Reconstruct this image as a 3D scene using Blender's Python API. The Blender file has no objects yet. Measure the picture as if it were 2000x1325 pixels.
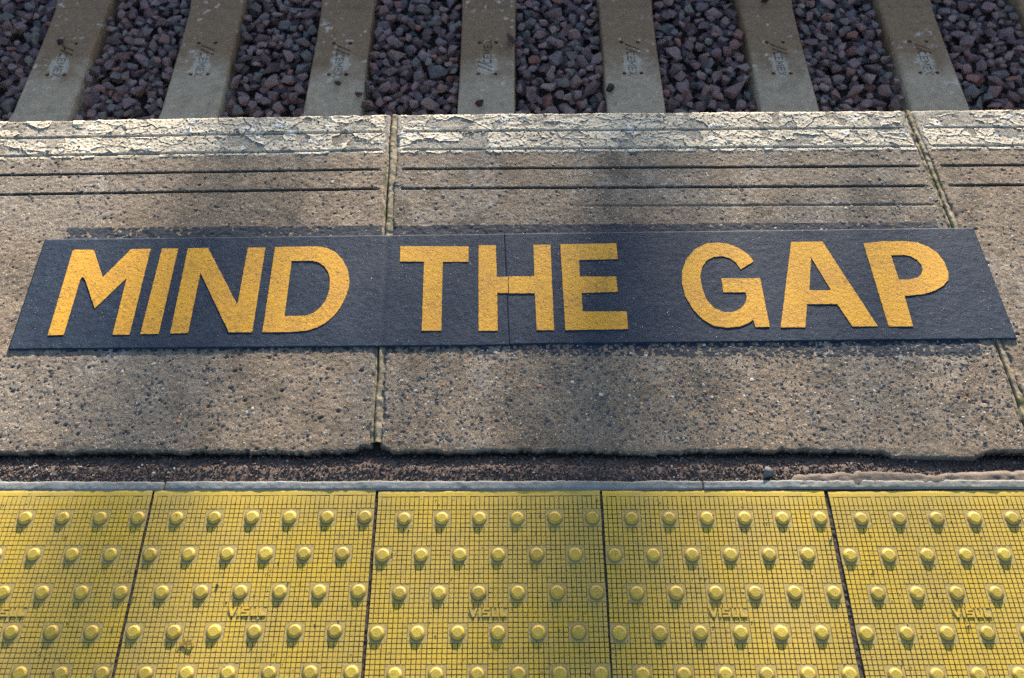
import bpy, bmesh, math, random
import numpy as np
from mathutils import Vector, Matrix

random.seed(7)
RNG = np.random.default_rng(11)
SC = bpy.context.scene
COL = SC.collection
R = math.radians

# ------------------------------------------------------------------ camera
CAM_LOC = Vector((0.24573, -0.65480, 1.54675))
PITCH, YAW, ROLL = 1.005044, -0.004152, -0.005188
fw = Vector((math.sin(YAW) * math.cos(PITCH), math.cos(YAW) * math.cos(PITCH), -math.sin(PITCH)))
rt = Vector((math.cos(YAW), -math.sin(YAW), 0.0))
up = rt.cross(fw)
rt2 = rt * math.cos(ROLL) + up * math.sin(ROLL)
up2 = up * math.cos(ROLL) - rt * math.sin(ROLL)
cam_data = bpy.data.cameras.new('camera')
cam_data.sensor_width = 36.0
cam_data.lens = 1793.01 / 2000.0 * 36.0
cam_data.clip_start = 0.05
cam_data.clip_end = 2000.0
cam_data.dof.use_dof = True
cam_data.dof.focus_distance = 1.86
cam_data.dof.aperture_fstop = 6.0
cam = bpy.data.objects.new('camera', cam_data)
cam.matrix_world = Matrix(((rt2.x, up2.x, -fw.x, CAM_LOC.x), (rt2.y, up2.y, -fw.y, CAM_LOC.y),
                           (rt2.z, up2.z, -fw.z, CAM_LOC.z), (0, 0, 0, 1)))
COL.objects.link(cam)
SC.camera = cam

# ------------------------------------------------------------------ light
SUN_EL, SUN_AZ = R(12.0), R(8.5)           # azimuth measured from +Y towards +X
world = bpy.data.worlds.new('World')
SC.world = world
world.use_nodes = True
wn = world.node_tree.nodes
wn.clear()
sky = wn.new('ShaderNodeTexSky')
sky.sky_type = 'NISHITA'
sky.sun_disc = False
sky.sun_elevation = SUN_EL
sky.sun_rotation = SUN_AZ
bg = wn.new('ShaderNodeBackground')
bg.inputs['Strength'].default_value = 0.066
wo = wn.new('ShaderNodeOutputWorld')
world.node_tree.links.new(sky.outputs[0], bg.inputs[0])
world.node_tree.links.new(bg.outputs[0], wo.inputs[0])
sun_data = bpy.data.lights.new('sun', 'SUN')
sun_data.energy = 5.0
sun_data.angle = R(0.55)
sun_data.color = (1.0, 0.86, 0.68)
sun = bpy.data.objects.new('sun', sun_data)
sdir = Vector((math.sin(SUN_AZ) * math.cos(SUN_EL), math.cos(SUN_AZ) * math.cos(SUN_EL), math.sin(SUN_EL)))
sun.rotation_euler = sdir.to_track_quat('Z', 'Y').to_euler()
sun.location = sdir * 30
COL.objects.link(sun)
SC.view_settings.view_transform = 'Standard'
SC.view_settings.look = 'None'
SC.view_settings.exposure = 2.0
SC.view_settings.gamma = 1.0
SC.view_settings.use_curve_mapping = False
SC.cycles.use_denoising = False
SC.cycles.max_bounces = 6

# ------------------------------------------------------------------ noise in numpy
def h2(ix, iy, seed):
    n = (ix.astype(np.int64) * 374761393 + iy.astype(np.int64) * 668265263 + seed * 974634777) & 0xFFFFFFFF
    n = ((n ^ (n >> 13)) * 1274126177) & 0xFFFFFFFF
    n = ((n ^ (n >> 15)) * 2246822519) & 0xFFFFFFFF
    return ((n ^ (n >> 16)) & 0xFFFFFF) / float(0x1000000)

def vnoise(x, y, seed):
    ix, iy = np.floor(x), np.floor(y)
    fx, fy = x - ix, y - iy
    fx, fy = fx * fx * (3 - 2 * fx), fy * fy * (3 - 2 * fy)
    a, b = h2(ix, iy, seed), h2(ix + 1, iy, seed)
    c, d = h2(ix, iy + 1, seed), h2(ix + 1, iy + 1, seed)
    return (a * (1 - fx) + b * fx) * (1 - fy) + (c * (1 - fx) + d * fx) * fy

def fbm(x, y, freq, octaves=4, seed=0, gain=0.5):
    t, amp, tot = 0.0, 1.0, 0.0
    for o in range(octaves):
        t = t + amp * vnoise(x * freq + o * 17.3, y * freq + o * 9.1, seed + o * 31)
        tot += amp
        amp *= gain
        freq *= 2.03
    return t / tot

def worley(x, y, cell, seed):
    gx, gy = x / cell, y / cell
    ix, iy = np.floor(gx), np.floor(gy)
    f1 = np.full(gx.shape, 9.0)
    f2 = np.full(gx.shape, 9.0)
    cid = np.zeros(gx.shape)
    for dx in (-1, 0, 1):
        for dy in (-1, 0, 1):
            cx, cy = ix + dx, iy + dy
            px, py = cx + h2(cx, cy, seed), cy + h2(cx, cy, seed + 5)
            d = np.hypot(px - gx, py - gy)
            idv = h2(cx, cy, seed + 11)
            closer = d < f1
            f2 = np.where(closer, f1, np.minimum(f2, d))
            cid = np.where(closer, idv, cid)
            f1 = np.where(closer, d, f1)
    return f1 * cell, f2 * cell, cid

def sst(a, b, x):
    t = np.clip((x - a) / (b - a), 0, 1)
    return t * t * (3 - 2 * t)

# ------------------------------------------------------------------ object helpers
def link(o, parent=None):
    COL.objects.link(o)
    if parent is not None:
        o.parent = parent
    return o

def tag(o, label=None, cat=None, group=None, kind=None):
    if label: o['label'] = label
    if cat: o['category'] = cat
    if group: o['group'] = group
    if kind: o['kind'] = kind
    return o

def empty(name, loc=(0, 0, 0), parent=None):
    o = bpy.data.objects.new(name, None)
    o.empty_display_size = 0.1
    o.location = loc
    return link(o, parent)

def mesh_np(name, verts, faces, mat, cols=None, smooth=False):
    """mesh from numpy arrays: verts (n,3), faces (m,3 or 4), optional vertex colours (n,3)"""
    verts = np.asarray(verts, dtype=np.float32)
    faces = np.asarray(faces, dtype=np.int32)
    k = faces.shape[1]
    me = bpy.data.meshes.new(name)
    me.vertices.add(len(verts))
    me.vertices.foreach_set('co', verts.ravel())
    me.loops.add(faces.size)
    me.loops.foreach_set('vertex_index', faces.ravel())
    me.polygons.add(len(faces))
    me.polygons.foreach_set('loop_start', np.arange(0, faces.size, k, dtype=np.int32))
    me.polygons.foreach_set('loop_total', np.full(len(faces), k, dtype=np.int32))
    me.polygons.foreach_set('use_smooth', np.full(len(faces), smooth, dtype=bool))
    me.update(calc_edges=True)
    if cols is not None:
        at = me.color_attributes.new('tint', 'FLOAT_COLOR', 'POINT')
        c4 = np.ones((len(verts), 4), dtype=np.float32)
        c4[:, :3] = cols
        at.data.foreach_set('color', c4.ravel())
    if mat is not None:
        me.materials.append(mat)
    return me

def obj_np(name, verts, faces, mat, parent=None, cols=None, smooth=False):
    return link(bpy.data.objects.new(name, mesh_np(name, verts, faces, mat, cols, smooth)), parent)

def grid_faces(n, m, keep=None):
    i = np.arange(n - 1)[:, None]
    j = np.arange(m - 1)[None, :]
    a = (i * m + j)
    f = np.stack([a, a + m, a + m + 1, a + 1], -1)
    if keep is not None:
        k = keep[:-1, :-1] & keep[1:, :-1] & keep[:-1, 1:] & keep[1:, 1:]
        f = f[k]
    return f.reshape(-1, 4)

def compact(verts, faces, cols=None):
    used = np.unique(faces)
    remap = np.zeros(len(verts), dtype=np.int64)
    remap[used] = np.arange(len(used))
    return verts[used], remap[faces], (None if cols is None else cols[used])

def box_np(x0, x1, y0, y1, z0, z1):
    v = np.array([(x0, y0, z0), (x1, y0, z0), (x1, y1, z0), (x0, y1, z0), (x0, y0, z1), (x1, y0, z1), (x1, y1, z1), (x0, y1, z1)], float)
    f = np.array([(0, 3, 2, 1), (4, 5, 6, 7), (0, 1, 5, 4), (1, 2, 6, 5), (2, 3, 7, 6), (3, 0, 4, 7)])
    return v, f

def join_np(parts):
    vs, fs, n = [], [], 0
    for v, f in parts:
        vs.append(v)
        fs.append(np.asarray(f) + n)
        n += len(v)
    return np.concatenate(vs), np.concatenate(fs)

# ------------------------------------------------------------------ materials
class Mat:
    def __init__(self, name, rough=0.85, spec=0.3):
        self.m = bpy.data.materials.new(name)
        self.m.use_nodes = True
        self.t = self.m.node_tree
        self.n = self.t.nodes
        self.b = self.n['Principled BSDF']
        self.b.inputs['Roughness'].default_value = rough
        self.b.inputs['Specular IOR Level'].default_value = spec
        tc = self.n.new('ShaderNodeTexCoord')
        self.co = tc.outputs['Object']
    def link(self, a, b):
        self.t.links.new(a, b)
    def noise(self, scale, detail=3, rough=0.6, co=None, vec_scale=None):
        nd = self.n.new('ShaderNodeTexNoise')
        nd.inputs['Scale'].default_value = scale
        nd.inputs['Detail'].default_value = detail
        nd.inputs['Roughness'].default_value = rough
        src = co or self.co
        if vec_scale:
            mp = self.n.new('ShaderNodeMapping')
            mp.inputs['Scale'].default_value = vec_scale
            self.link(src, mp.inputs[0])
            src = mp.outputs[0]
        self.link(src, nd.inputs['Vector'])
        return nd.outputs['Fac']
    def voronoi(self, scale, out='Distance', feature='F1', rand=1.0):
        nd = self.n.new('ShaderNodeTexVoronoi')
        nd.feature = feature
        nd.inputs['Scale'].default_value = scale
        nd.inputs['Randomness'].default_value = rand
        self.link(self.co, nd.inputs['Vector'])
        return nd.outputs[out]
    def shifted(self):
        """object coordinates moved by a random amount for every object, so copies do not repeat each other"""
        oi = self.n.new('ShaderNodeObjectInfo')
        cx = self.n.new('ShaderNodeCombineXYZ')
        mul = self.math('MULTIPLY', oi.outputs['Random'], 41.0)
        self.link(mul, cx.inputs[0]); self.link(mul, cx.inputs[2])
        ad = self.n.new('ShaderNodeVectorMath'); ad.operation = 'ADD'
        self.link(self.co, ad.inputs[0]); self.link(cx.outputs[0], ad.inputs[1])
        self.rand = oi.outputs['Random']
        return ad.outputs[0]
    def ramp(self, fac, stops, interp='LINEAR'):
        nd = self.n.new('ShaderNodeValToRGB')
        el = nd.color_ramp
        el.interpolation = interp
        while len(el.elements) < len(stops):
            el.elements.new(0.5)
        for e, (p, c) in zip(el.elements, stops):
            e.position = p
            e.color = (c, c, c, 1) if isinstance(c, (int, float)) else (*c, 1)
        self.link(fac, nd.inputs[0])
        return nd.outputs[0]
    def attr(self, name='tint'):
        nd = self.n.new('ShaderNodeAttribute')
        nd.attribute_name = name
        return nd.outputs['Color']
    def mix(self, fac, a, b, mode='MIX'):
        nd = self.n.new('ShaderNodeMix')
        nd.data_type = 'RGBA'
        nd.blend_type = mode
        for sock, v in ((nd.inputs[0], fac), (nd.inputs[6], a), (nd.inputs[7], b)):
            if isinstance(v, (int, float)):
                sock.default_value = v if sock.type == 'VALUE' else (v, v, v, 1)
            elif isinstance(v, tuple):
                sock.default_value = (*v, 1)
            else:
                self.link(v, sock)
        return nd.outputs[2]
    def math(self, op, a, b=None):
        nd = self.n.new('ShaderNodeMath')
        nd.operation = op
        for sock, v in ((nd.inputs[0], a), (nd.inputs[1], b)):
            if v is None: continue
            if isinstance(v, (int, float)): sock.default_value = v
            else: self.link(v, sock)
        return nd.outputs[0]
    def bump(self, height, dist, strength=1.0, prev=None):
        nd = self.n.new('ShaderNodeBump')
        nd.inputs['Distance'].default_value = dist
        nd.inputs['Strength'].default_value = strength
        self.link(height, nd.inputs['Height'])
        if prev is not None:
            self.link(prev, nd.inputs['Normal'])
        return nd.outputs[0]
    def done(self, color=None, normal=None, rough=None):
        if color is not None:
            if isinstance(color, tuple): self.b.inputs['Base Color'].default_value = (*color, 1)
            else: self.link(color, self.b.inputs['Base Color'])
        if normal is not None: self.link(normal, self.b.inputs['Normal'])
        if rough is not None: self.link(rough, self.b.inputs['Roughness'])
        return self.m

def mat_concrete():
    m = Mat('weathered_concrete', 0.9, 0.25)
    fine = m.noise(420, 4, 0.7)
    mid = m.noise(60, 4, 0.65)
    c = m.mix(1.0, m.attr(), m.ramp(fine, [(0.3, 0.42), (0.5, 0.95), (0.72, 1.5)]), 'MULTIPLY')
    c = m.mix(1.0, c, m.ramp(m.noise(190, 3, 0.7), [(0.3, 0.72), (0.7, 1.28)]), 'MULTIPLY')
    c = m.mix(1.0, c, m.ramp(mid, [(0.3, 0.78), (0.7, 1.18)]), 'MULTIPLY')
    speck = m.voronoi(260, 'Distance')
    sel = m.voronoi(260, 'Color')
    sep = m.n.new('ShaderNodeSeparateColor'); m.link(sel, sep.inputs[0])
    pale = m.math('MULTIPLY', m.math('GREATER_THAN', sep.outputs[0], 0.93), m.math('LESS_THAN', speck, 0.42))
    dark = m.math('MULTIPLY', m.math('LESS_THAN', sep.outputs[0], 0.13), m.math('LESS_THAN', speck, 0.5))
    c = m.mix(m.math('MULTIPLY', pale, 0.75), c, (0.55, 0.50, 0.43))
    c = m.mix(m.math('MULTIPLY', dark, 0.7), c, (0.06, 0.06, 0.065))
    n1 = m.bump(fine, 0.0022, 0.9)
    n2 = m.bump(m.noise(1100, 2, 0.7), 0.0006, 0.7, n1)
    pit = m.ramp(m.voronoi(130, 'Distance'), [(0.10, 0.0), (0.25, 1.0)])
    n3 = m.bump(pit, 0.0009, 0.5, n2)
    return m.done(c, n3)

def mat_tinted(name, rough=0.85, spec=0.3, scale=500, bump=0.0006, lo=0.7, hi=1.25):
    m = Mat(name, rough, spec)
    f = m.noise(scale, 4, 0.7)
    c = m.mix(1.0, m.attr(), m.ramp(f, [(0.3, lo), (0.7, hi)]), 'MULTIPLY')
    return m.done(c, m.bump(f, bump, 0.8))

def mat_plain(name, col, rough=0.85, spec=0.3, scale=300, bump=0.0006, lo=0.75, hi=1.2):
    m = Mat(name, rough, spec)
    f = m.noise(scale, 4, 0.7)
    c = m.mix(1.0, col, m.ramp(f, [(0.3, lo), (0.7, hi)]), 'MULTIPLY')
    return m.done(c, m.bump(f, bump, 0.8))

def mat_yellow_concrete():
    m = Mat('yellow_concrete', 0.8, 0.3)
    co = m.shifted()
    big = m.noise(8, 4, 0.6, co=co)
    mid = m.noise(45, 4, 0.65, co=co)
    fine = m.noise(600, 3, 0.7)
    c = m.mix(m.ramp(big, [(0.36, 0.0), (0.60, 1.0)]), (0.66, 0.465, 0.066), (0.56, 0.41, 0.10))
    c = m.mix(m.ramp(mid, [(0.50, 0.0), (0.78, 0.5)]), c, (0.38, 0.31, 0.13))
    c = m.mix(1.0, c, m.ramp(fine, [(0.28, 0.62), (0.5, 0.98), (0.75, 1.2)]), 'MULTIPLY')
    c = m.mix(m.ramp(m.noise(190, 2, 0.5, co=co), [(0.68, 0.0), (0.74, 0.8)]), c, (0.10, 0.085, 0.05))
    return m.done(c, m.bump(fine, 0.0004, 0.7))

def mat_blister():
    m = Mat('yellow_blister', 0.58, 0.5)
    geo = m.n.new('ShaderNodeSeparateXYZ'); m.link(m.co, geo.inputs[0])
    fine = m.noise(520, 3, 0.7)
    cov = m.shifted()
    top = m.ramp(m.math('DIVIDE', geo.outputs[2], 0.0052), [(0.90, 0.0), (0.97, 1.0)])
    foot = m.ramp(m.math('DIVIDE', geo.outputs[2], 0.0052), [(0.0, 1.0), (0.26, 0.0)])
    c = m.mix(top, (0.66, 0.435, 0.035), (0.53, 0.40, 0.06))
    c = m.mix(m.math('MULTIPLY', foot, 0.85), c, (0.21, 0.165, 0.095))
    c = m.mix(1.0, c, m.ramp(fine, [(0.28, 0.6), (0.5, 1.0), (0.75, 1.18)]), 'MULTIPLY')
    oi = m.n.new('ShaderNodeObjectInfo')
    off = m.n.new('ShaderNodeVectorMath'); off.operation = 'ADD'
    m.link(m.co, off.inputs[0])
    mul = m.math('MULTIPLY', oi.outputs['Random'], 37.0)
    cx = m.n.new('ShaderNodeCombineXYZ'); m.link(mul, cx.inputs[0]); m.link(mul, cx.inputs[1])
    m.link(cx.outputs[0], off.inputs[1])
    c = m.mix(1.0, c, m.ramp(oi.outputs['Random'], [(0.0, 0.78), (1.0, 1.08)]), 'MULTIPLY')
    grime_shade = m.noise(110, 4, 0.7, co=cov)
    c = m.mix(m.ramp(grime_shade, [(0.50, 0.0), (0.74, 0.65)]), c, (0.28, 0.22, 0.085))
    chip = m.noise(170, 2, 0.5, co=off.outputs[0])
    c = m.mix(m.ramp(chip, [(0.68, 0.0), (0.72, 0.9)]), c, (0.06, 0.05, 0.035))
    return m.done(c, m.bump(fine, 0.0005, 0.8))

def mat_tape():
    m = Mat('anti_slip_grit', 0.8, 0.2)
    fine = m.noise(520, 3, 0.7)
    mid = m.noise(70, 3, 0.6)
    c = m.mix(m.ramp(mid, [(0.35, 0.0), (0.7, 1.0)]), (0.007, 0.021, 0.050), (0.015, 0.037, 0.076))
    c = m.mix(m.ramp(m.noise(7, 5, 0.65), [(0.48, 0.0), (0.78, 0.55)]), c, (0.042, 0.060, 0.090))
    vd = m.voronoi(420, 'Distance'); vc = m.voronoi(420, 'Color')
    sep = m.n.new('ShaderNodeSeparateColor'); m.link(vc, sep.inputs[0])
    glint = m.math('MULTIPLY', m.math('GREATER_THAN', sep.outputs[0], 0.975), m.math('LESS_THAN', vd, 0.26))
    c = m.mix(glint, c, (0.45, 0.45, 0.46))
    n1 = m.bump(fine, 0.0012, 0.9)
    n2 = m.bump(m.noise(95, 4, 0.6), 0.0024, 0.55, n1)
    return m.done(c, n2, m.ramp(glint, [(0.0, 0.68), (1.0, 0.3)]))

def mat_letter():
    m = Mat('yellow_letter_grit', 0.7, 0.4)
    co = m.shifted()
    fine = m.noise(420, 3, 0.7)
    c = m.mix(m.ramp(m.noise(16, 4, 0.6, co=co), [(0.4, 0.0), (0.7, 1.0)]), (0.72, 0.37, 0.026), (0.62, 0.31, 0.04))
    c = m.mix(m.ramp(m.math('ADD', m.noise(120, 5, 0.75, co=co), m.math('MULTIPLY', m.math('SUBTRACT', m.noise(11, 3, 0.6, co=co), 0.5), 0.55)), [(0.52, 0.0), (0.76, 0.65)]), c, (0.20, 0.12, 0.035))
    c = m.mix(m.ramp(m.noise(230, 3, 0.6, co=co), [(0.60, 0.0), (0.68, 0.85)]), c, (0.05, 0.04, 0.03))
    c = m.mix(1.0, c, m.ramp(fine, [(0.3, 0.76), (0.7, 1.2)]), 'MULTIPLY')
    return m.done(c, m.bump(m.noise(95, 4, 0.6), 0.0018, 0.6, m.bump(fine, 0.0009, 0.8)))

def mat_sleeper():
    m = Mat('sleeper_concrete', 0.85, 0.25)
    oi = m.n.new('ShaderNodeObjectInfo')
    off = m.n.new('ShaderNodeVectorMath'); off.operation = 'ADD'
    m.link(m.co, off.inputs[0])
    cx = m.n.new('ShaderNodeCombineXYZ')
    m.link(m.math('MULTIPLY', oi.outputs['Random'], 23.0), cx.inputs[2])
    m.link(cx.outputs[0], off.inputs[1])
    co = off.outputs[0]
    sep = m.n.new('ShaderNodeSeparateXYZ'); m.link(m.co, sep.inputs[0])
    big = m.noise(5.5, 4, 0.6, co=co)
    # rust-brown brake dust lies thicker towards the middle of the track
    along = m.math('MULTIPLY', m.math('ADD', sep.outputs[1], 0.08), 2.2)
    dust = m.ramp(m.math('ADD', big, along), [(0.34, 0.0), (0.72, 1.0)])
    c = m.mix(dust, (0.370, 0.335, 0.270), (0.225, 0.165, 0.112))
    c = m.mix(1.0, c, m.ramp(m.noise(38, 5, 0.7, co=co), [(0.3, 0.78), (0.7, 1.2)]), 'MULTIPLY')
    ax = m.math('DIVIDE', sep.outputs[0], 0.075)
    ay = m.math('DIVIDE', m.math('ADD', sep.outputs[1], 0.045), 0.13)
    rr = m.math('ADD', m.math('MULTIPLY', ax, ax), m.math('MULTIPLY', ay, ay))
    washed = m.ramp(m.math('ADD', rr, m.math('MULTIPLY', m.noise(26, 4, 0.7, co=co), 1.3)), [(0.80, 0.85), (1.55, 0.0)])
    c = m.mix(washed, c, (0.43, 0.425, 0.39))
    c = m.mix(m.ramp(m.noise(13, 4, 0.65, co=co), [(0.54, 0.0), (0.74, 0.55)]), c, (0.14, 0.108, 0.082))
    spots = m.ramp(m.noise(34, 2, 0.5, co=co), [(0.62, 0.0), (0.68, 0.7)])
    zone = m.ramp(m.noise(7, 2, 0.5, co=co), [(0.47, 0.0), (0.57, 1.0)])
    c = m.mix(m.math('MULTIPLY', spots, zone), c, (0.56, 0.56, 0.53))
    f = m.noise(300, 3, 0.7)
    return m.done(c, m.bump(f, 0.0006, 0.6))

STONE_RAMP = [(0.0, (0.135, 0.104, 0.122)), (0.18, (0.190, 0.148, 0.172)), (0.34, (0.155, 0.142, 0.168)), (0.46, (0.225, 0.170, 0.192)),
              (0.58, (0.130, 0.140, 0.158)), (0.68, (0.215, 0.150, 0.158)), (0.78, (0.240, 0.205, 0.222)), (0.86, (0.100, 0.076, 0.088)), (0.93, (0.230, 0.128, 0.122)), (0.97, (0.17, 0.185, 0.185))]

def mat_stone(name, island):
    m = Mat(name, 0.8, 0.35)
    if island:
        g = m.n.new('ShaderNodeNewGeometry'); fac = g.outputs['Random Per Island']
    else:
        g = m.n.new('ShaderNodeObjectInfo'); fac = g.outputs['Random']
    c = m.ramp(fac, STONE_RAMP, 'CONSTANT')
    f = m.noise(90 if island else 2.5, 5, 0.75)
    c = m.mix(1.0, c, m.ramp(f, [(0.25, 0.65), (0.5, 1.0), (0.75, 1.4)]), 'MULTIPLY')
    return m.done(c, m.bump(f, 0.0012 if island else 0.04, 0.4))

def mat_groove():
    m = Mat('dirt_filled_groove', 0.95, 0.1)
    co = m.shifted()
    c = m.mix(m.ramp(m.noise(22, 4, 0.65, co=co), [(0.45, 0.0), (0.7, 1.0)]), (0.040, 0.030, 0.028), (0.135, 0.10, 0.055))
    c = m.mix(1.0, c, m.ramp(m.noise(300, 3, 0.7), [(0.3, 0.6), (0.7, 1.4)]), 'MULTIPLY')
    return m.done(c)

M_CONC = mat_concrete()
M_PAINT = mat_tinted('flaking_cream_paint', 0.7, 0.35, 260, 0.0006, 0.86, 1.12)
M_CHIP = mat_tinted('aggregate_chip', 0.6, 0.45, 400, 0.0003)
M_MORTAR = mat_tinted('mortar', 0.92, 0.2, 350, 0.0010, 0.7, 1.25)
M_ASPH = mat_tinted('asphalt_grit', 0.88, 0.35, 330, 0.0018, 0.45, 1.5)
M_SEAL = mat_tinted('grey_mastic', 0.65, 0.4, 220, 0.0008, 0.82, 1.15)
M_YELLOW = mat_yellow_concrete()
M_BLISTER = mat_blister()
M_PAD = mat_plain('worn_yellow_pad', (0.46, 0.36, 0.125), 0.85, 0.25, 300, 0.0004, 0.7, 1.2)
M_GROOVE = mat_groove()
M_JOINT = mat_plain('dark_joint_grit', (0.075, 0.062, 0.055), 0.95, 0.2, 500, 0.002, 0.4, 1.9)
M_TAPE = mat_tape()
M_LETTER = mat_letter()
M_OLDPAINT = mat_plain('old_black_paint', (0.013, 0.024, 0.046), 0.8, 0.4, 420, 0.0010, 0.55, 1.5)
M_SLEEPER = mat_sleeper()
M_PLUG = mat_plain('dark_plastic', (0.02, 0.02, 0.022), 0.5, 0.4)
M_STONE = mat_stone('ballast_granite', False)
M_STONES = mat_stone('ballast_granite_mass', True)
M_BODY = mat_plain('platform_concrete', (0.25, 0.22, 0.19), 0.9, 0.2, 60, 0.002)
M_GROUND = mat_plain('track_bed_dirt', (0.065, 0.055, 0.055), 0.95, 0.1, 40, 0.01)
M_EARTH = mat_plain('earth', (0.10, 0.085, 0.06), 0.95, 0.1, 3, 0.05)
M_LEAF = mat_plain('leaf_green', (0.05, 0.075, 0.02), 0.6, 0.4, 20, 0.001)
M_BARK = mat_plain('bark', (0.11, 0.085, 0.06), 0.9, 0.2, 30, 0.01)
M_METAL = mat_plain('zinc_metal', (0.42, 0.43, 0.45), 0.4, 0.5)

# ------------------------------------------------------------------ ground, track bed, far side
def struct(name, v, f, mat, label, parent=None):
    o = obj_np(name, v, f, mat, parent)
    if parent is None:
        tag(o, label, kind='structure')
    return o

v, f = box_np(-300, 300, -150, 600, -2.2, -1.36)
struct('ground', v, f, M_EARTH, 'bare brown earth reaching out to the horizon around the railway')

# ------------------------------------------------------------------ platform
platform = empty('platform', (0, 0, 0))
tag(platform, 'station platform edge of concrete coping slabs, asphalt strip and yellow tactile tiles', kind='structure')
v, f = join_np([box_np(-6, 6.5, -6, 0.90, -1.37, -0.075), box_np(-6, 6.5, -6, -0.415, -0.0749, -0.004)])
obj_np('platform_base', v, f, M_BODY, platform)

SLABS = [  # corners: track side left, track side right, near side left, near side right ; bulge of left and right side
    ((-1.240, 0.935), (-0.0455, 0.9595), (-1.222, 0.063), (-0.0185, 0.075), 0.0, 0.0),
    ((-0.0305, 0.9600), (1.1695, 0.9700), (-0.0035, 0.075), (1.2045, 0.067), 0.0, 0.008),
    ((1.1825, 0.9710), (2.380, 0.9770), (1.2195, 0.068), (2.420, 0.077), 0.008, 0.0)]
SW, SD = 1.20, 0.88
GROOVES = (0.060, 0.117, 0.176, 0.234)

def slab_xy(q, s, t):
    u, w = s / SW, t / SD
    a, b, c, d, bl, br = q
    lx = a[0] * (1 - w) + c[0] * w + bl * 4 * w * (1 - w)
    ly = a[1] * (1 - w) + c[1] * w
    rx = b[0] * (1 - w) + d[0] * w + br * 4 * w * (1 - w)
    ry = b[1] * (1 - w) + d[1] * w
    return lx * (1 - u) + rx * u, ly * (1 - u) + ry * u

def slab_height(s, t, k):
    """relief of a coping slab: wear, grooves, rounded nose, chipped back edge; returns z and a pit mask"""
    o = k * 3.7
    z = 0.0016 * (fbm(s + o, t, 6, 3, 3) - 0.5) + 0.0014 * (fbm(s + o, t, 60, 3, 9) - 0.5)
    z = z + 0.0016 * (fbm(s + o, t, 190, 2, 21) - 0.5)
    inside = sst(0.015, 0.022, s) * sst(0.015, 0.022, SW - s)
    wob = 0.0016 * (fbm(s + o, t * 0, 14, 3, 33) - 0.5)
    for gi, g in enumerate(GROOVES):
        dd = np.abs(t - g - wob)
        z = z - 0.0058 * inside * (1 - sst(0.0008, 0.0043, dd))
    if k == 1:
        dd = np.abs(t - 0.287 - wob)
        z = z - 0.0018 * sst(0.35, 0.5, s) * inside * (1 - sst(0.001, 0.004, dd))
    r = 0.010
    rr = np.clip(r - t, 0, r)
    z = z - (r - np.sqrt(np.maximum(r * r - rr * rr, 0)))
    z = z - 0.004 * (fbm(s + o, t * 0, 40, 3, 57) - 0.35) * (1 - sst(0.0, 0.012, t))
    # worn sides along the joints
    for e in (s, SW - s):
        er = 0.004 + 0.010 * np.maximum(fbm(t * 1.0 + o, s * 0 + 2, 24, 3, 41) - 0.45, 0) * 3
        z = z - 0.006 * (1 - sst(0.0, 1.0, e / er))
    # chipped edge along the asphalt
    edge = 0.873 + 0.014 * (fbm(s + o, s * 0, 7, 4, 77) - 0.5) + 0.008 * (fbm(s + o, s * 0, 45, 3, 78) - 0.5)
    if k == 1:
        edge = edge + 0.011 * sst(0.92, 0.96, s) * sst(0.92, 0.96, 2.04 - s) - 0.005 * sst(1.085, 1.12, s)
        edge = edge - 0.011 * (1 - sst(0.0, 0.022, s))
    if k == 0:
        edge = edge - 0.012 * sst(1.165, 1.19, s)
    edge = edge + 0.007 * (fbm(s + o, t, 130, 3, 79) - 0.5)
    dr = t - edge
    z = z - 0.0022 * sst(-0.006, 0.0, dr) ** 2 - 0.050 * sst(-0.0003, 0.0042, dr)
    return z, dr

def slab_t_axis(fine):
    base = np.arange(0, SD + 1e-6, fine)
    dense = [np.linspace(0, 0.012, 9)] + [np.arange(g - 0.0065, g + 0.0066, 0.0012) for g in GROOVES]
    t = np.unique(np.round(np.concatenate([base] + dense), 4))
    keep = [0]
    for i in range(1, len(t)):
        if t[i] - t[keep[-1]] > 0.0009:
            keep.append(i)
    return t[keep]

def slab_s_axis(lo, hi, fine):
    s = [np.arange(0, lo, 0.02), np.arange(lo, hi, fine), np.arange(hi, SW, 0.02), np.array([SW])]
    s = np.unique(np.round(np.concatenate(s), 4))
    keep = [0]
    for i in range(1, len(s)):
        if s[i] - s[keep[-1]] > 0.0009:
            keep.append(i)
    keep[-1] = len(s) - 1
    return s[keep]

def poly_chip(cx, cy, z, r, rng, out, col, sink=0.004, tilt=0.12):
    n = int(rng.integers(5, 8))
    a = np.sort(rng.random(n) * 0.7 / n * 2 * np.pi + np.arange(n) * 2 * np.pi / n)
    rad = r * (0.75 + 0.4 * rng.random(n))
    sq, th = 0.55 + 0.45 * rng.random(), rng.random() * np.pi
    x, y = rad * np.cos(a), rad * np.sin(a) * sq
    x, y = x * np.cos(th) - y * np.sin(th), x * np.sin(th) + y * np.cos(th)
    gx, gy = (rng.random(2) - 0.5) * tilt
    top = np.stack([cx + x * 0.86, cy + y * 0.86, z + gx * x + gy * y], 1)
    bot = np.stack([cx + x, cy + y, np.full(n, z - sink)], 1)
    cen = np.array([[cx, cy, z + r * 0.10]])
    b0 = out['n']
    out['v'].append(np.concatenate([top, bot, cen]))
    for i in range(n):
        j = (i + 1) % n
        out['f'] += [(b0 + i, b0 + j, b0 + 2 * n), (b0 + i, b0 + n + i, b0 + n + j), (b0 + i, b0 + n + j, b0 + j)]
    out['c'].append(np.tile(col, (2 * n + 1, 1)))
    out['n'] += 2 * n + 1

def chips_object(name, out, mat, parent):
    o = obj_np(name, np.concatenate(out['v']), np.array(out['f']), mat, parent, np.concatenate(out['c']))
    o['kind'] = 'stuff'
    return o

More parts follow.
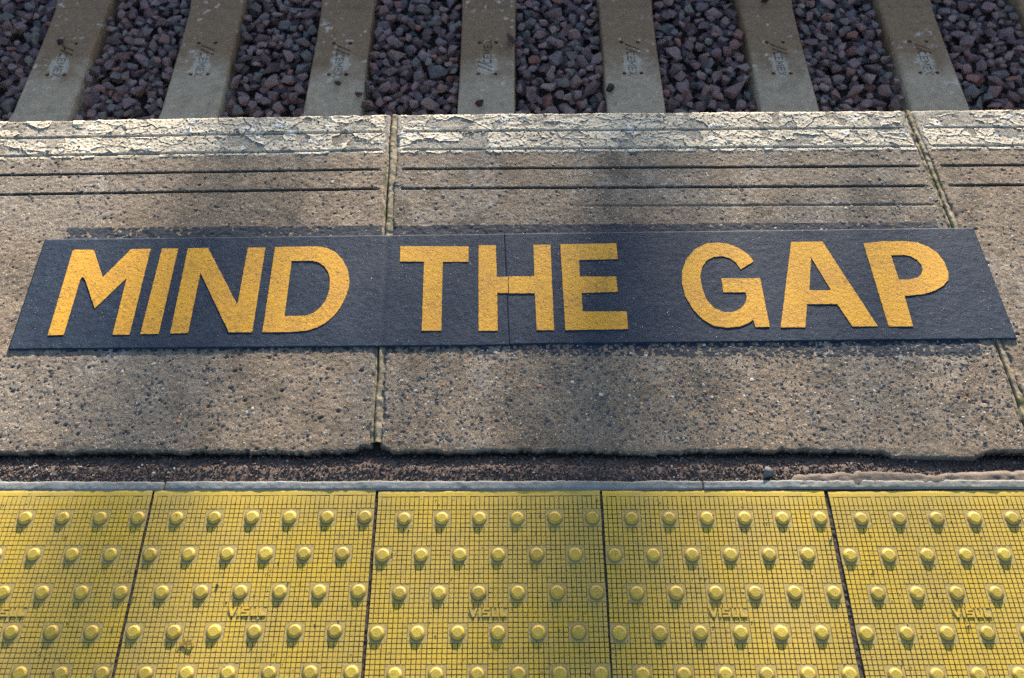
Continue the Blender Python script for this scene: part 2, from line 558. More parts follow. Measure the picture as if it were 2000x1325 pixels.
CHIP_COLS = [((0.040, 0.050, 0.068), 0.52), ((0.075, 0.080, 0.092), 0.18), ((0.14, 0.135, 0.135), 0.10), ((0.30, 0.145, 0.07), 0.04),
             ((0.42, 0.40, 0.36), 0.06), ((0.27, 0.20, 0.13), 0.10)]
cc = np.array([c for c, w in CHIP_COLS]); cw = np.array([w for c, w in CHIP_COLS]); cw = cw / cw.sum()

slab_data = []
old_v, old_f, old_n = [], [], 0
for k, (q, lo, hi) in enumerate(zip(SLABS, (0.20, 0.0, 0.0), (SW, SW, 0.36))):
    rng = np.random.default_rng(100 + k)
    s1, t1 = slab_s_axis(lo, hi, 0.0022), slab_t_axis(0.0022)
    S, T = np.meshgrid(s1, t1, indexing='ij')
    Z, DR = slab_height(S, T, k)
    # pits, denser where the skin of the slab has worn off
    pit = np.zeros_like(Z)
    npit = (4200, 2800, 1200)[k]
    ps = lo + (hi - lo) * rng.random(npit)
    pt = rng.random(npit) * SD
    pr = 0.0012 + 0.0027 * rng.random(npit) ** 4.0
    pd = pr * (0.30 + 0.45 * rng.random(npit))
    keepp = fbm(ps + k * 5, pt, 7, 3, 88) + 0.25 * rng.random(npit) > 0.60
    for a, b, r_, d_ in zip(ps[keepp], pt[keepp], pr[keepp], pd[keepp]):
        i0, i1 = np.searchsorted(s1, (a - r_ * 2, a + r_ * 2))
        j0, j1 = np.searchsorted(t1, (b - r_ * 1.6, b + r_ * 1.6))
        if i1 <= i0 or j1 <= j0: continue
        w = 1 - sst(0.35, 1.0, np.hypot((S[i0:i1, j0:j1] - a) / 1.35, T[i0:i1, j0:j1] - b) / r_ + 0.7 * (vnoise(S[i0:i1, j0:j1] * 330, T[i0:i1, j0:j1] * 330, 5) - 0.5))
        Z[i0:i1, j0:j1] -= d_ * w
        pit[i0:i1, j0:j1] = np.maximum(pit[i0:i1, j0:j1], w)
    X, Y = slab_xy(q, S, T - 2.6 * np.clip(DR, 0, 0.016))        # the broken back edge is undercut
    # colour of the concrete itself: warm grey, browner and greyer patches, dirt in grooves, shade painted into pits and the broken edge, paint residue at the nose
    g1, g2 = fbm(S + k * 3.1, T, 4, 4, 61), fbm(S + k * 3.1, T, 26, 4, 62)
    C = np.empty(S.shape + (3,))
    C[:] = (0.262, 0.208, 0.160)
    C *= (0.62 + 0.76 * g2)[..., None]
    wgt = sst(0.45, 0.68, g1)[..., None]
    C = C * (1 - 0.6 * wgt) + np.array((0.225, 0.205, 0.185)) * 0.6 * wgt
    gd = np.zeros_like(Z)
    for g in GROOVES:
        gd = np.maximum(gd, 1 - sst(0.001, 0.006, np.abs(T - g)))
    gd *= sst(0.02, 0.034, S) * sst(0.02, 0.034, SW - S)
    soil_shade = np.clip(0.75 * gd * (T > 0.13) + 0.35 * gd + 0.7 * pit + 0.35 * sst(-0.03, 0.0, DR) * (0.4 + g2) + 0.2 * sst(-0.001, 0.002, DR), 0, 0.93)[..., None]  # pits carry painted shade, grooves and rim carry soil
    C = C * (1 - soil_shade) + np.array((0.060, 0.052, 0.042)) * soil_shade
    grime_shade = (sst(-0.0015, 0.0015, DR) * 0.95)[..., None]  # dark void under the broken edge painted in as near-black shade
    C = C * (1 - grime_shade) + np.array((0.022, 0.020, 0.018)) * grime_shade
    res = ((1 - sst(0.124, 0.134, T + 0.012 * (g2 - 0.5)))[..., None]) * 0.75
    C = C * (1 - res) + np.array((0.44, 0.415, 0.365)) * (0.65 + 0.6 * g2)[..., None] * res
    C = np.where((sst(0.55, 0.7, fbm(S, T, 30, 3, 222)) * (1 - sst(0.0, 0.02, np.minimum(S, SW - S))))[..., None] > 0.5, C * 0.6 + np.array((0.02, 0.03, 0.0)), C)
    bloom = (sst(0.60, 0.78, fbm(S + k * 1.7, T, 9, 3, 230)) * sst(0.40, 0.62, fbm(S, T, 110, 3, 231)))[..., None] * 0.4
    C = C * (1 - bloom) + np.array((0.42, 0.40, 0.365)) * bloom
    stain = (sst(0.58, 0.74, fbm(S + k * 2.9, T, 13, 4, 232)))[..., None] * 0.5
    C = C * (1 - stain) + np.array((0.105, 0.092, 0.078)) * stain
    # skirts: track face, back face, sides
    def ring(A, pad):
        return np.pad(A, ((1, 1), (1, 1)) + ((0, 0),) * (A.ndim - 2), mode='edge')
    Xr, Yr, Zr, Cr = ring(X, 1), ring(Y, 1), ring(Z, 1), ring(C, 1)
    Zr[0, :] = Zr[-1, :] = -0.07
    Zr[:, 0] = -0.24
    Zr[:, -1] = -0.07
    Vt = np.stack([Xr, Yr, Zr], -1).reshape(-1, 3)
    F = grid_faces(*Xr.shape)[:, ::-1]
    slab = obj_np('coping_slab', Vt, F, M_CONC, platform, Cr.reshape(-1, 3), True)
    slab_data.append((slab, s1, t1, Z))

    # exposed aggregate: chips of stone pressed into the surface
    out = {'v': [], 'f': [], 'c': [], 'n': 0}
    n = 16000 if k < 2 else 4200
    a = lo + (hi - lo) * rng.random(n); b = 0.135 + (SD - 0.16) * rng.random(n)
    dens = 0.04 + 0.12 * fbm(a, b, 5, 3, 300 + k)
    if k == 1:
        dens = dens + 0.62 * sst(0.60, 0.66, b) * (0.35 + 0.9 * fbm(a, b, 6, 3, 310)) + 0.15 * sst(0.2, 0.28, b)
    if k == 0:
        dens = dens + 0.10 * sst(0.6, 0.66, b)
    sel = rng.random(n) < dens
    for aa, bb in zip(a[sel], b[sel]):
        i = min(np.searchsorted(s1, aa), len(s1) - 1); j = min(np.searchsorted(t1, bb), len(t1) - 1)
        if DR[i, j] > -0.006 or gd[i, j] > 0.1: continue
        x, y = slab_xy(q, np.array(aa), np.array(bb))
        r_ = 0.0015 + 0.0044 * rng.random() ** 2.0
        if rng.random() < 0.5: r_ *= 0.75
        poly_chip(float(x), float(y), Z[i, j] + 0.0002 + 0.0004 * rng.random(), r_, rng, out,
                  cc[rng.choice(len(cw), p=cw)] * (0.75 + 0.5 * rng.random()))
    chips_object('aggregate_chips', out, M_CHIP, slab)

    # flaking paint on the nose of the slab
    ps1 = np.arange(max(lo, 0.0) + 0.0005, hi, 0.0014)
    pt1 = np.arange(0.0006, 0.1345, 0.0012)
    S, T = np.meshgrid(ps1, pt1, indexing='ij')
    Zb, _ = slab_height(S, T, k)
    ws = S + 0.012 * (fbm(S, T, 45, 3, 5 + k) - 0.5) + 0.0025 * (fbm(S, T, 160, 2, 6) - 0.5)
    wt = T + 0.012 * (fbm(S, T, 45, 3, 7 + k) - 0.5) + 0.0025 * (fbm(S, T, 160, 2, 8) - 0.5)
    f1, f2, cid = worley(ws * 0.6, wt, 0.029, 500 + k)
    low = fbm(S + k * 2, T, 11, 3, 90)
    big = fbm(ws + k * 2, wt, 26, 4, 91)
    wornness = 0.10 + 0.75 * sst(0.42, 0.72, low) + (0.10 if k == 1 else 0.0)
    gone = (cid < wornness * 0.36) | (big > 0.70 - 0.10 * wornness)
    crack = ((f2 - f1) < 0.0009) & (fbm(S, T, 70, 2, 93) > 0.57)
    wear = fbm(S, T, 330, 2, 94) > 0.80
    lip = T > 0.1275 + 0.006 * (fbm(S + k, T * 0, 50, 3, 95) - 0.5)
    side = np.minimum(S, SW - S) < 0.004 + 0.012 * fbm(T + k, S * 0, 50, 2, 97)
    mask = ~(gone | crack | wear | lip | side)
    curl = (1 - sst(0.0, 0.006, f2 - f1)) * 0.0009 * (cid > 0.45)
    Zp = Zb + 0.0007 + curl + 0.0006 * h2(np.floor(cid * 1e4), np.floor(cid * 1e3), 4)
    a1, a2, aid = worley(ws, wt, 0.011, 640 + k)
    fresh = (aid > 0.93) & (low > 0.40)
    Zp = Zp + 0.0006 * fresh
    Cp = np.empty(S.shape + (3,)); Cp[:] = (0.59, 0.525, 0.42)
    Cp *= (0.88 + 0.16 * cid + 0.14 * (fbm(S, T, 90, 3, 96) - 0.5))[..., None]
    Cp = np.where(fresh[..., None], np.array((0.70, 0.69, 0.66)), Cp)
    dirt = np.clip(1.4 * (fbm(S, T, 24, 4, 99) - 0.5), 0, 0.5)[..., None]
    for g in GROOVES[:2]:
        dirt = np.maximum(dirt, ((1 - sst(0.0005, 0.0042, np.abs(T - g))) * 0.7)[..., None])
    Cp = Cp * (1 - dirt) + np.array((0.20, 0.18, 0.145)) * dirt
    X, Y = slab_xy(q, S, T)
    F = grid_faces(*S.shape, keep=mask)[:, ::-1]
    vv, ff, cl = compact(np.stack([X, Y, Zp], -1).reshape(-1, 3), F, Cp.reshape(-1, 3))
    obj_np('edge_paint', vv, ff, M_PAINT, slab, cl, True)

    # an older painted rectangle, worn thin, still showing above and below the newer strip
    if k < 2:
        osl = np.arange(0.30 if k == 0 else 0.004, hi - 0.004, 0.0022)
        for ta, tb, sd in ((0.325, 0.385, 1), (0.625, 0.690, 2)):
            otl = np.arange(ta, tb, 0.0022)
            S, T = np.meshgrid(osl, otl, indexing='ij')
            Zb, _ = slab_height(S, T, k)
            X, Y = slab_xy(q, S, T)
            if sd == 1:
                inside = (Y < 0.615 + 0.0065 * (X + 0.72) + 0.0015 * (fbm(X, Y, 60, 2, 70) - 0.5)) & (X > -0.722) & (X < 1.163)
                worn = fbm(X, Y, 150, 4, 71) > 0.76 - 0.10 * sst(0.45, 0.7, fbm(X, Y, 6, 2, 72))
            else:
                lowy = 0.2985 - 0.012 * sst(-0.3, 0.6, X)
                inside = (Y > lowy + 0.004 * (fbm(X, Y, 60, 3, 73) - 0.5)) & (X > -0.66) & (X < 1.171)
                worn = fbm(X, Y, 150, 4, 74) > 0.52 + 0.12 * sst(0.1, 0.7, X) - 0.10 * (fbm(X, Y, 8, 2, 75) - 0.5)
            F = grid_faces(*S.shape, keep=inside & ~worn)[:, ::-1]
            vv, ff, _ = compact(np.stack([X, Y, Zb + 0.0005], -1).reshape(-1, 3), F)
            old_v.append(vv); old_f.append(ff + old_n); old_n += len(vv)
old = obj_np('faded_paint_patch', np.concatenate(old_v), np.concatenate(old_f), M_OLDPAINT, None, None, True)
tag(old, 'thin worn black paint on the concrete peeping out around the newer lettered strip', 'old paint')

# mortar in the two joints between the slabs
for ji, (qa, qb) in enumerate(((SLABS[0], SLABS[1]), (SLABS[1], SLABS[2]))):
    tt = np.arange(0.002, 0.855, 0.0025)
    xa, ya = slab_xy(qa, np.full_like(tt, SW), tt)
    xb, yb = slab_xy(qb, np.zeros_like(tt), tt)
    uu = np.linspace(-0.28, 1.28, 13)
    U, T = np.meshgrid(uu, tt, indexing='ij')
    X = xa[None] * (1 - U) + xb[None] * U
    Y = ya[None] * (1 - U) + yb[None] * U
    X = X + 0.003 * (fbm(T, U * 0, 20, 3, 120 + ji) - 0.5)
    bead = 1 - np.abs(U - 0.5) * 2 / 1.35
    Z = -0.0034 + 0.0034 * np.clip(bead, -1, 1) + 0.005 * (fbm(X, Y, 90, 3, 122) - 0.5)
    crack = np.exp(-((U - (0.12 if ji == 0 else 0.22) + 0.12 * (fbm(T, U * 0, 30, 3, 124 + ji) - 0.5)) / 0.09) ** 2)
    Z = Z - 0.012 * crack * (0.35 + 0.65 * sst(0.4, 0.55, fbm(T, U * 0, 12, 2, 126 + ji)))
    C = np.empty(U.shape + (3,)); C[:] = (0.29, 0.25, 0.18)
    C *= (0.45 + 1.0 * fbm(X, Y, 55, 4, 127))[..., None]
    moss = (sst(0.50, 0.66, fbm(T, U * 0.02, 9, 3, 128 + ji)) * sst(0.35, 0.6, fbm(X, Y, 120, 3, 129)))[..., None] * 0.85
    C = C * (1 - moss) + np.array((0.095, 0.105, 0.022)) * moss
    C = C * (1 - 0.7 * crack[..., None])
    F = grid_faces(*U.shape)
    obj_np('mortar_joint', np.stack([X, Y, Z], -1).reshape(-1, 3), F, M_MORTAR, platform, C.reshape(-1, 3), True)

# asphalt strip between the slabs and the tiles
xs, ys = np.arange(-1.25, 1.75, 0.0024), np.arange(0.010, 0.118, 0.0020)
X, Y = np.meshgrid(xs, ys, indexing='ij')
w = (Y - 0.02) / 0.06
Z = -0.0045 - 0.009 * sst(0.35, 1.0, w) - 0.010 * sst(0.80, 1.1, w) + 0.0042 * (fbm(X, Y, 150, 3, 140) - 0.5) + 0.005 * (fbm(X, Y, 28, 3, 141) - 0.5)
Z = Z - 0.010 * sst(0.9, 1.3, X)
C = np.empty(X.shape + (3,)); C[:] = (0.125, 0.094, 0.084)
C *= (0.55 + 0.9 * fbm(X, Y, 140, 3, 142))[..., None]
C *= (1 - 0.35 * sst(0.75, 1.1, w))[..., None]
obj_np('asphalt_strip', np.stack([X, Y, Z], -1).reshape(-1, 3), grid_faces(*X.shape), M_ASPH, platform, C.reshape(-1, 3), True)
AX, AY, AZ = xs, ys, Z
out = {'v': [], 'f': [], 'c': [], 'n': 0}
rng = np.random.default_rng(55)
ac = np.array([(0.10, 0.075, 0.070), (0.14, 0.10, 0.09), (0.075, 0.06, 0.06), (0.17, 0.15, 0.14), (0.22, 0.12, 0.07), (0.40, 0.37, 0.33)])
aw = np.array([0.34, 0.25, 0.23, 0.11, 0.04, 0.03])
for _ in range(7500):
    x, y = -1.0 + 2.5 * rng.random(), 0.022 + 0.068 * rng.random()
    i, j = min(int((x + 1.25) / 0.0024), len(xs) - 1), min(int((y - 0.010) / 0.0020), len(ys) - 1)
    poly_chip(x, y, Z[i, j] + 0.0012 + 0.0012 * rng.random(), 0.0013 + 0.0026 * rng.random() ** 2, rng, out, ac[rng.choice(6, p=aw)] * (0.7 + 0.6 * rng.random()), 0.004, 0.9)
chips_object('asphalt_grit', out, M_ASPH, platform)

# smoother mortar smeared along the right hand end of the asphalt
xs, ys = np.arange(0.725, 1.75, 0.003), np.arange(0.016, 0.064, 0.0022)
X, Y = np.meshgrid(xs, ys, indexing='ij')
lim = 0.044 + 0.012 * (fbm(X, X * 0, 9, 3, 150) - 0.5) + 0.007 * (fbm(X, X * 0, 50, 2, 151) - 0.5) - 0.03 * (1 - sst(0.73, 0.765, X))
Z = 0.0005 - 0.020 * sst(-0.012, 0.012, Y - lim) + 0.003 * (fbm(X, Y, 60, 3, 152) - 0.5) + 0.0015 * (fbm(X, Y, 200, 2, 153) - 0.5)
C = np.empty(X.shape + (3,)); C[:] = (0.165, 0.138, 0.122)
C *= (0.7 + 0.6 * fbm(X, Y, 70, 3, 154))[..., None]
obj_np('mortar_fillet', np.stack([X, Y, Z], -1).reshape(-1, 3), grid_faces(*X.shape), M_MORTAR, platform, C.reshape(-1, 3), True)

# bead of grey mastic along the tiles, laid in three lengths
for bi, (x0, x1, dz) in enumerate(((-1.25, -0.3875, 0.0), (-0.3895, 0.5890, 0.0006), (0.5870, 1.75, 0.0013))):
    xs = np.arange(x0, x1, 0.0025)
    us = np.concatenate([[0, 0.03, 0.07, 0.12], np.linspace(0.2, 0.8, 7), [0.88, 0.93, 0.97, 1.0]])
    X, U = np.meshgrid(xs, us, indexing='ij')
    far = 0.0228 + 0.0030 * (fbm(X, X * 0, 26, 3, 160 + bi) - 0.5) + 0.0016 * (fbm(X, X * 0, 120, 2, 161) - 0.5)
    near = 0.0035 + 0.0018 * (fbm(X, X * 0, 20, 2, 163 + bi) - 0.5) + (0.0014 if bi == 2 else 0)
    Y = near + (far - near) * U
    Z = -0.004 + dz + 0.0043 * (1 - np.abs(2 * U - 1) ** 8.0) + 0.0026 * (fbm(X, Y, 70, 3, 164) - 0.5) + 0.002 * (fbm(X, Y, 14, 2, 165) - 0.5)
    Z[:, 0] = Z[:, -1] = -0.012
    Z[0, :] = Z[-1, :] = -0.012
    C = np.empty(X.shape + (3,)); C[:] = (0.195, 0.215, 0.228)
    C *= (0.75 + 0.5 * fbm(X, Y, 40, 3, 166))[..., None]
    if bi == 2:
        wq = (sst(0.755, 0.785, X) * (0.4 + 0.9 * fbm(X, Y, 120, 2, 167)))[..., None].clip(0, 1)
        C = C * (1 - wq * 0.6) + np.array((0.24, 0.235, 0.20)) * wq * 0.6
    obj_np('mastic_bead', np.stack([X, Y, Z], -1).reshape(-1, 3), grid_faces(*X.shape), M_SEAL, platform, C.reshape(-1, 3), True)

# ------------------------------------------------------------------ tactile tiles
P6 = 0.4 / 6
CELL = P6 / 8
EDGE0 = 0.0            # far edge of the tile in its own frame, rows run towards -y
BLOCK = {   # blocky capitals in a unit square
    'V': [(0, 1), (.28, 1), (.5, .3), (.72, 1), (1, 1), (.64, 0), (.36, 0)],
    'I': [(0, 0), (1, 0), (1, 1), (0, 1)],
    'S': [(0, 0), (1, 0), (1, .59), (.28, .59), (.28, .79), (1, .79), (1, 1), (0, 1), (0, .41), (.72, .41), (.72, .21), (0, .21)],
    'U': [(0, 1), (.28, 1), (.28, .22), (.72, .22), (.72, 1), (1, 1), (1, 0), (0, 0)],
    'L': [(0, 1), (.3, 1), (.3, .22), (1, .22), (1, 0), (0, 0)],
    'C': [(0, 0), (1, 0), (1, .22), (.28, .22), (.28, .78), (1, .78), (1, 1), (0, 1)],
    'E': [(0, 0), (1, 0), (1, .2), (.28, .2), (.28, .4), (.95, .4), (.95, .6), (.28, .6), (.28, .8), (1, .8), (1, 1), (0, 1)],
    'M': [(0, 0), (.2, 0), (.2, .62), (.5, .2), (.8, .62), (.8, 0), (1, 0), (1, 1), (.8, 1), (.5, .55), (.2, 1), (0, 1)],
    'X': [(0, 0), (.28, 0), (.5, .35), (.72, 0), (1, 0), (.66, .5), (1, 1), (.72, 1), (.5, .65), (.28, 1), (0, 1), (.34, .5)]}
def prism(bm, pts, z0, z1):
    lo = [bm.verts.new((x, y, z0)) for x, y in pts]
    hi = [bm.verts.new((x, y, z1)) for x, y in pts]
    bm.faces.new(lo[::-1]); bm.faces.new(hi)
    for a in range(len(pts)):
        b = (a + 1) % len(pts)
        bm.faces.new((lo[a], lo[b], hi[b], hi[a]))
def block_text(word, spans, x0, x1, y0, y1, z0, z1):
    bm = bmesh.new()
    for ch, (a, b) in zip(word, spans):
        prism(bm, [(x0 + (a + (b - a) * px) * (x1 - x0), y0 + py * (y1 - y0)) for px, py in BLOCK[ch]], z0, z1)
    bmesh.ops.recalc_face_normals(bm, faces=bm.faces)
    bmesh.ops.triangulate(bm, faces=bm.faces)
    me = bpy.data.meshes.new('raised_lettering'); bm.to_mesh(me); bm.free()
    return me

blister_xy = []
for r_ in range(6):
    off = 0.75 if r_ % 2 == 0 else 0.25
    for i in range(6):
        blister_xy.append(((i + off) * P6, -0.0545 - r_ * P6))
ROW0 = -0.0295          # first line across
def cell_is_stud(ci, ri):
    x, y = (ci + 0.5) * CELL, ROW0 - (ri + 0.5) * CELL
    for bx, by in blister_xy:
        if abs(x - bx) < 2.01 * CELL and abs(y - by) < 2.01 * CELL:
            return False
    if 20 <= ci < 28 and 22 <= ri < 24:
        return False
    return True

def tile_meshes(variant):
    rng = np.random.default_rng(40 + variant)
    v, f = box_np(0.0012, 0.3988, -0.4, 0.0, -0.055, -0.00125)
    base = mesh_np('tactile_tile', v, f, M_GROOVE)
    V, F, n = [], [], 0
    PV, PF, pn = [], [], 0
    def stud(x0, x1, y0, y1, z1, gl, gr, z1far=None, glf=None, grf=None):
        nonlocal n
        zf = z1 if z1far is None else z1far
        glf = gl if glf is None else glf
        grf = gr if grf is None else grf
        e = 0.00022
        top = [(x0 + gl + e, y0, z1), (x1 - gr - e, y0, z1), (x1 - grf - e, y1, zf), (x0 + glf + e, y1, zf)]
        bot = [(x0 + gl, y0 - e, -0.0013), (x1 - gr, y0 - e, -0.0013), (x1 - grf, y1 + e, -0.0013), (x0 + glf, y1 + e, -0.0013)]
        V.extend(top + bot)
        F.extend([(n, n + 1, n + 2, n + 3), (n + 4, n + 5, n + 1, n), (n + 5, n + 6, n + 2, n + 1), (n + 6, n + 7, n + 3, n + 2), (n + 7, n + 4, n, n + 3)])
        n += 8
    g = 0.00062
    for ri in range(44):
        for ci in range(48):
            if not cell_is_stud(ci, ri): continue
            a = g * (0.75 + 0.6 * rng.random())
            yy = ROW0 - ri * CELL
            stud(ci * CELL + (0.0008 if ci == 0 else 0), (ci + 1) * CELL - (0.0008 if ci == 47 else 0), yy - CELL + a + 0.0001, yy - a - 0.0001, -0.00025 * rng.random(), g * (0.7 + 0.6 * rng.random()), g * (0.7 + 0.6 * rng.random()))
    for ci in range(48):                                                # ticks that run out into the smooth far margin
        t0 = -0.0125 - 0.0015 * rng.random()
        stud(ci * CELL + (0.0008 if ci == 0 else 0), (ci + 1) * CELL - (0.0008 if ci == 47 else 0), ROW0 + g, t0, -0.0001, g * 1.25, g * 1.25, -0.0001, 0.0003, 0.0003)
    # smooth far margin, rounded over at the edge
    prof = [(-0.0122, -0.0001), (-0.006, -0.0002), (-0.0025, -0.0006), (-0.0008, -0.0016), (0.0002, -0.0034), (0.0004, -0.05)]
    for i in range(len(prof)):
        V.extend([(0.0008, prof[i][0], prof[i][1]), (0.3992, prof[i][0], prof[i][1])])
        if i: F.append((n + 2 * i, n + 2 * i - 2, n + 2 * i - 1, n + 2 * i + 1))
    n += 2 * len(prof)
    # plain pads under the blisters and the lettering, a little lower than the studs
    pads = []
    for bx, by in blister_xy:
        x0, x1 = max(bx - 2 * CELL, 0.0008), min(bx + 2 * CELL, 0.3992)
        pads.append((x0, x1, by - 2 * CELL + 0.0005, by + 2 * CELL - 0.0002, -0.00055))
    pads.append((20 * CELL, 28 * CELL, ROW0 - 24 * CELL + 0.0004, ROW0 - 22 * CELL - 0.0002, -0.00090))
    studs = mesh_np('stud_grid', np.array(V), np.array(F), M_YELLOW)
    plates = mesh_np('plain_pads', *join_np([box_np(a + 0.0002, b - 0.0002, c, d, -0.0013, z) for a, b, c, d, z in pads]), M_PAD)
    return base, studs, plates

def blister_mesh():
    prof = [(0.0160, -0.0006), (0.0134, -0.0001), (0.0126, 0.0007), (0.0119, 0.0022), (0.0110, 0.0036), (0.0098, 0.0046), (0.0088, 0.0050), (0.0, 0.0051)]
    n, V, F = 20, [], []
    for r_, z in prof[:-1]:
        for i in range(n):
            a = 2 * math.pi * i / n
            V.append((r_ * math.cos(a), r_ * math.sin(a), z))
    V.append((0, 0, prof[-1][1]))
    for k in range(len(prof) - 2):
        for i in range(n):
            j = (i + 1) % n
            F.append((k * n + i, k * n + j, (k + 1) * n + j, (k + 1) * n + i))
    b = (len(prof) - 2) * n
    tri = [(b + i, b + (i + 1) % n, len(V) - 1) for i in range(n)]
    me = bpy.data.meshes.new('blister')
    me.from_pydata(V, [], F + tri)
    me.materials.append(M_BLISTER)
    for p in me.polygons: p.use_smooth = len(p.vertices) == 4
    me.update()
    return me

variants = [tile_meshes(0), tile_meshes(1)]
BL = blister_mesh()
VIS = block_text('VISUL', ((0, .22), (.25, .31), (.35, .55), (.60, .77), (.82, 1.0)), 20.2 * CELL, 27.8 * CELL, ROW0 - 23.85 * CELL, ROW0 - 22.15 * CELL, -0.0009, 0.0013)
VIS.materials.append(M_YELLOW)
TP = 0.4057
TILES = [(-3, 0.0, 0.0010, 0.0), (3, 0.0, -0.0010, 0.0), (-2, 0.0030, 0.0016, 0.0006), (-1, 0.0007, 0.0015, 0.0040), (0, -0.0005, -0.0007, 0.0052), (1, -0.0022, -0.0002, -0.0008), (2, -0.0010, -0.0022, 0.0045)]
for ti, (k, dx, dy, th) in enumerate(TILES):
    base, studs, plates = variants[ti % 2]
    t = link(bpy.data.objects.new('tactile_tile', base), platform)
    t.location = (k * TP + dx, 0.0045 + dy, 0.0)
    t.rotation_euler.z = th
    t.scale.x = 1.0035
    o = link(bpy.data.objects.new('stud_grid', studs), t); o['kind'] = 'stuff'
    o = link(bpy.data.objects.new('plain_pads', plates), t); o['kind'] = 'stuff'
    link(bpy.data.objects.new('raised_lettering', VIS), t)
    for bx, by in blister_xy:
        wx = k * TP + dx + bx
        if -3 < k < 3 and (by < -0.36 or wx < -0.72 or wx > 1.22): continue
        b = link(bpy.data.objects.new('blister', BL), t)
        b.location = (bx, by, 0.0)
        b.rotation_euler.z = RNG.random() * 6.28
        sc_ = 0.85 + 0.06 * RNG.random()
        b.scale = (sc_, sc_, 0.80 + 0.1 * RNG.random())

# grit packed in the joints between the tiles
for k in (-2, -1, 0, 1, 2, 3):
    xs, ys = np.linspace(k * TP - 0.0080, k * TP + 0.0045, 8), np.arange(-0.40, 0.0, 0.0022)
    X, Y = np.meshgrid(xs, ys, indexing='ij')
    Z = -0.0034 + 0.0030 * (fbm(X, Y, 240, 2, 180 + k) - 0.5) + 0.002 * (fbm(X, Y, 40, 2, 185 + k) - 0.5)
    obj_np('joint_grit', np.stack([X, Y, Z], -1).reshape(-1, 3), grid_faces(*X.shape), M_JOINT, platform, None, True)

# ------------------------------------------------------------------ the lettered strip
sign = empty('floor_sign', (0.24, 0.45, 0.0))
tag(sign, 'dark blue anti-slip strip reading MIND THE GAP in large yellow capitals on the coping slabs', 'floor sign')
TL, TR, BR, BM, BL_ = (-0.7594, 0.5807), (1.2357, 0.6074), (1.2460, 0.3244), (0.2361, 0.3113), (-0.7568, 0.3031)
TM = (0.2250, 0.5932)
def strip_sheet(a, b, c, d, seed):
    """a far left, b far right, c near left, d near right"""
    nx, ny = int((b[0] - a[0]) / 0.003), 95
    u, w = np.meshgrid(np.linspace(0, 1, nx), np.linspace(0, 1, ny), indexing='ij')
    X = (a[0] * (1 - u) + b[0] * u) * (1 - w) + (c[0] * (1 - u) + d[0] * u) * w
    Y = (a[1] * (1 - u) + b[1] * u) * (1 - w) + (c[1] * (1 - u) + d[1] * u) * w
    Y = Y + 0.0010 * (fbm(X, X * 0, 30, 3, seed) - 0.5)
    Z = 0.0030 + 0.0009 * (fbm(X, Y, 25, 3, 200) - 0.5) + 0.0005 * (fbm(X, Y, 100, 2, 201) - 0.5)
    jx = -0.0245 + 0.02 * (0.58 - Y)
    Z = Z - 0.0011 * np.exp(-((X - jx) / 0.007) ** 2)                   # sags into the slab joint
    Z = Z - 0.0009 * np.exp(-((X - 1.196 - 0.03 * (0.6 - Y)) / 0.008) ** 2)
    Xr, Yr, Zr = (np.pad(A, 1, mode='edge') for A in (X, Y, Z))
    Zr[0] = Zr[-1] = Zr[:, 0] = Zr[:, -1] = -0.001
    Xl, Yl = Xr - sign.location.x, Yr - sign.location.y
    return obj_np('backing_sheet', np.stack([Xl, Yl, Zr], -1).reshape(-1, 3), grid_faces(*Xr.shape)[:, ::-1], M_TAPE, sign, None, True)
g_ = 0.0005
strip_sheet(TL, (TM[0] - g_, TM[1]), BL_, (BM[0] - g_, BM[1] - 0.0004), 210)
strip_sheet((TM[0] + g_, TM[1] + 0.0006), TR, (BM[0] + g_, BM[1] + 0.0016), BR, 211)

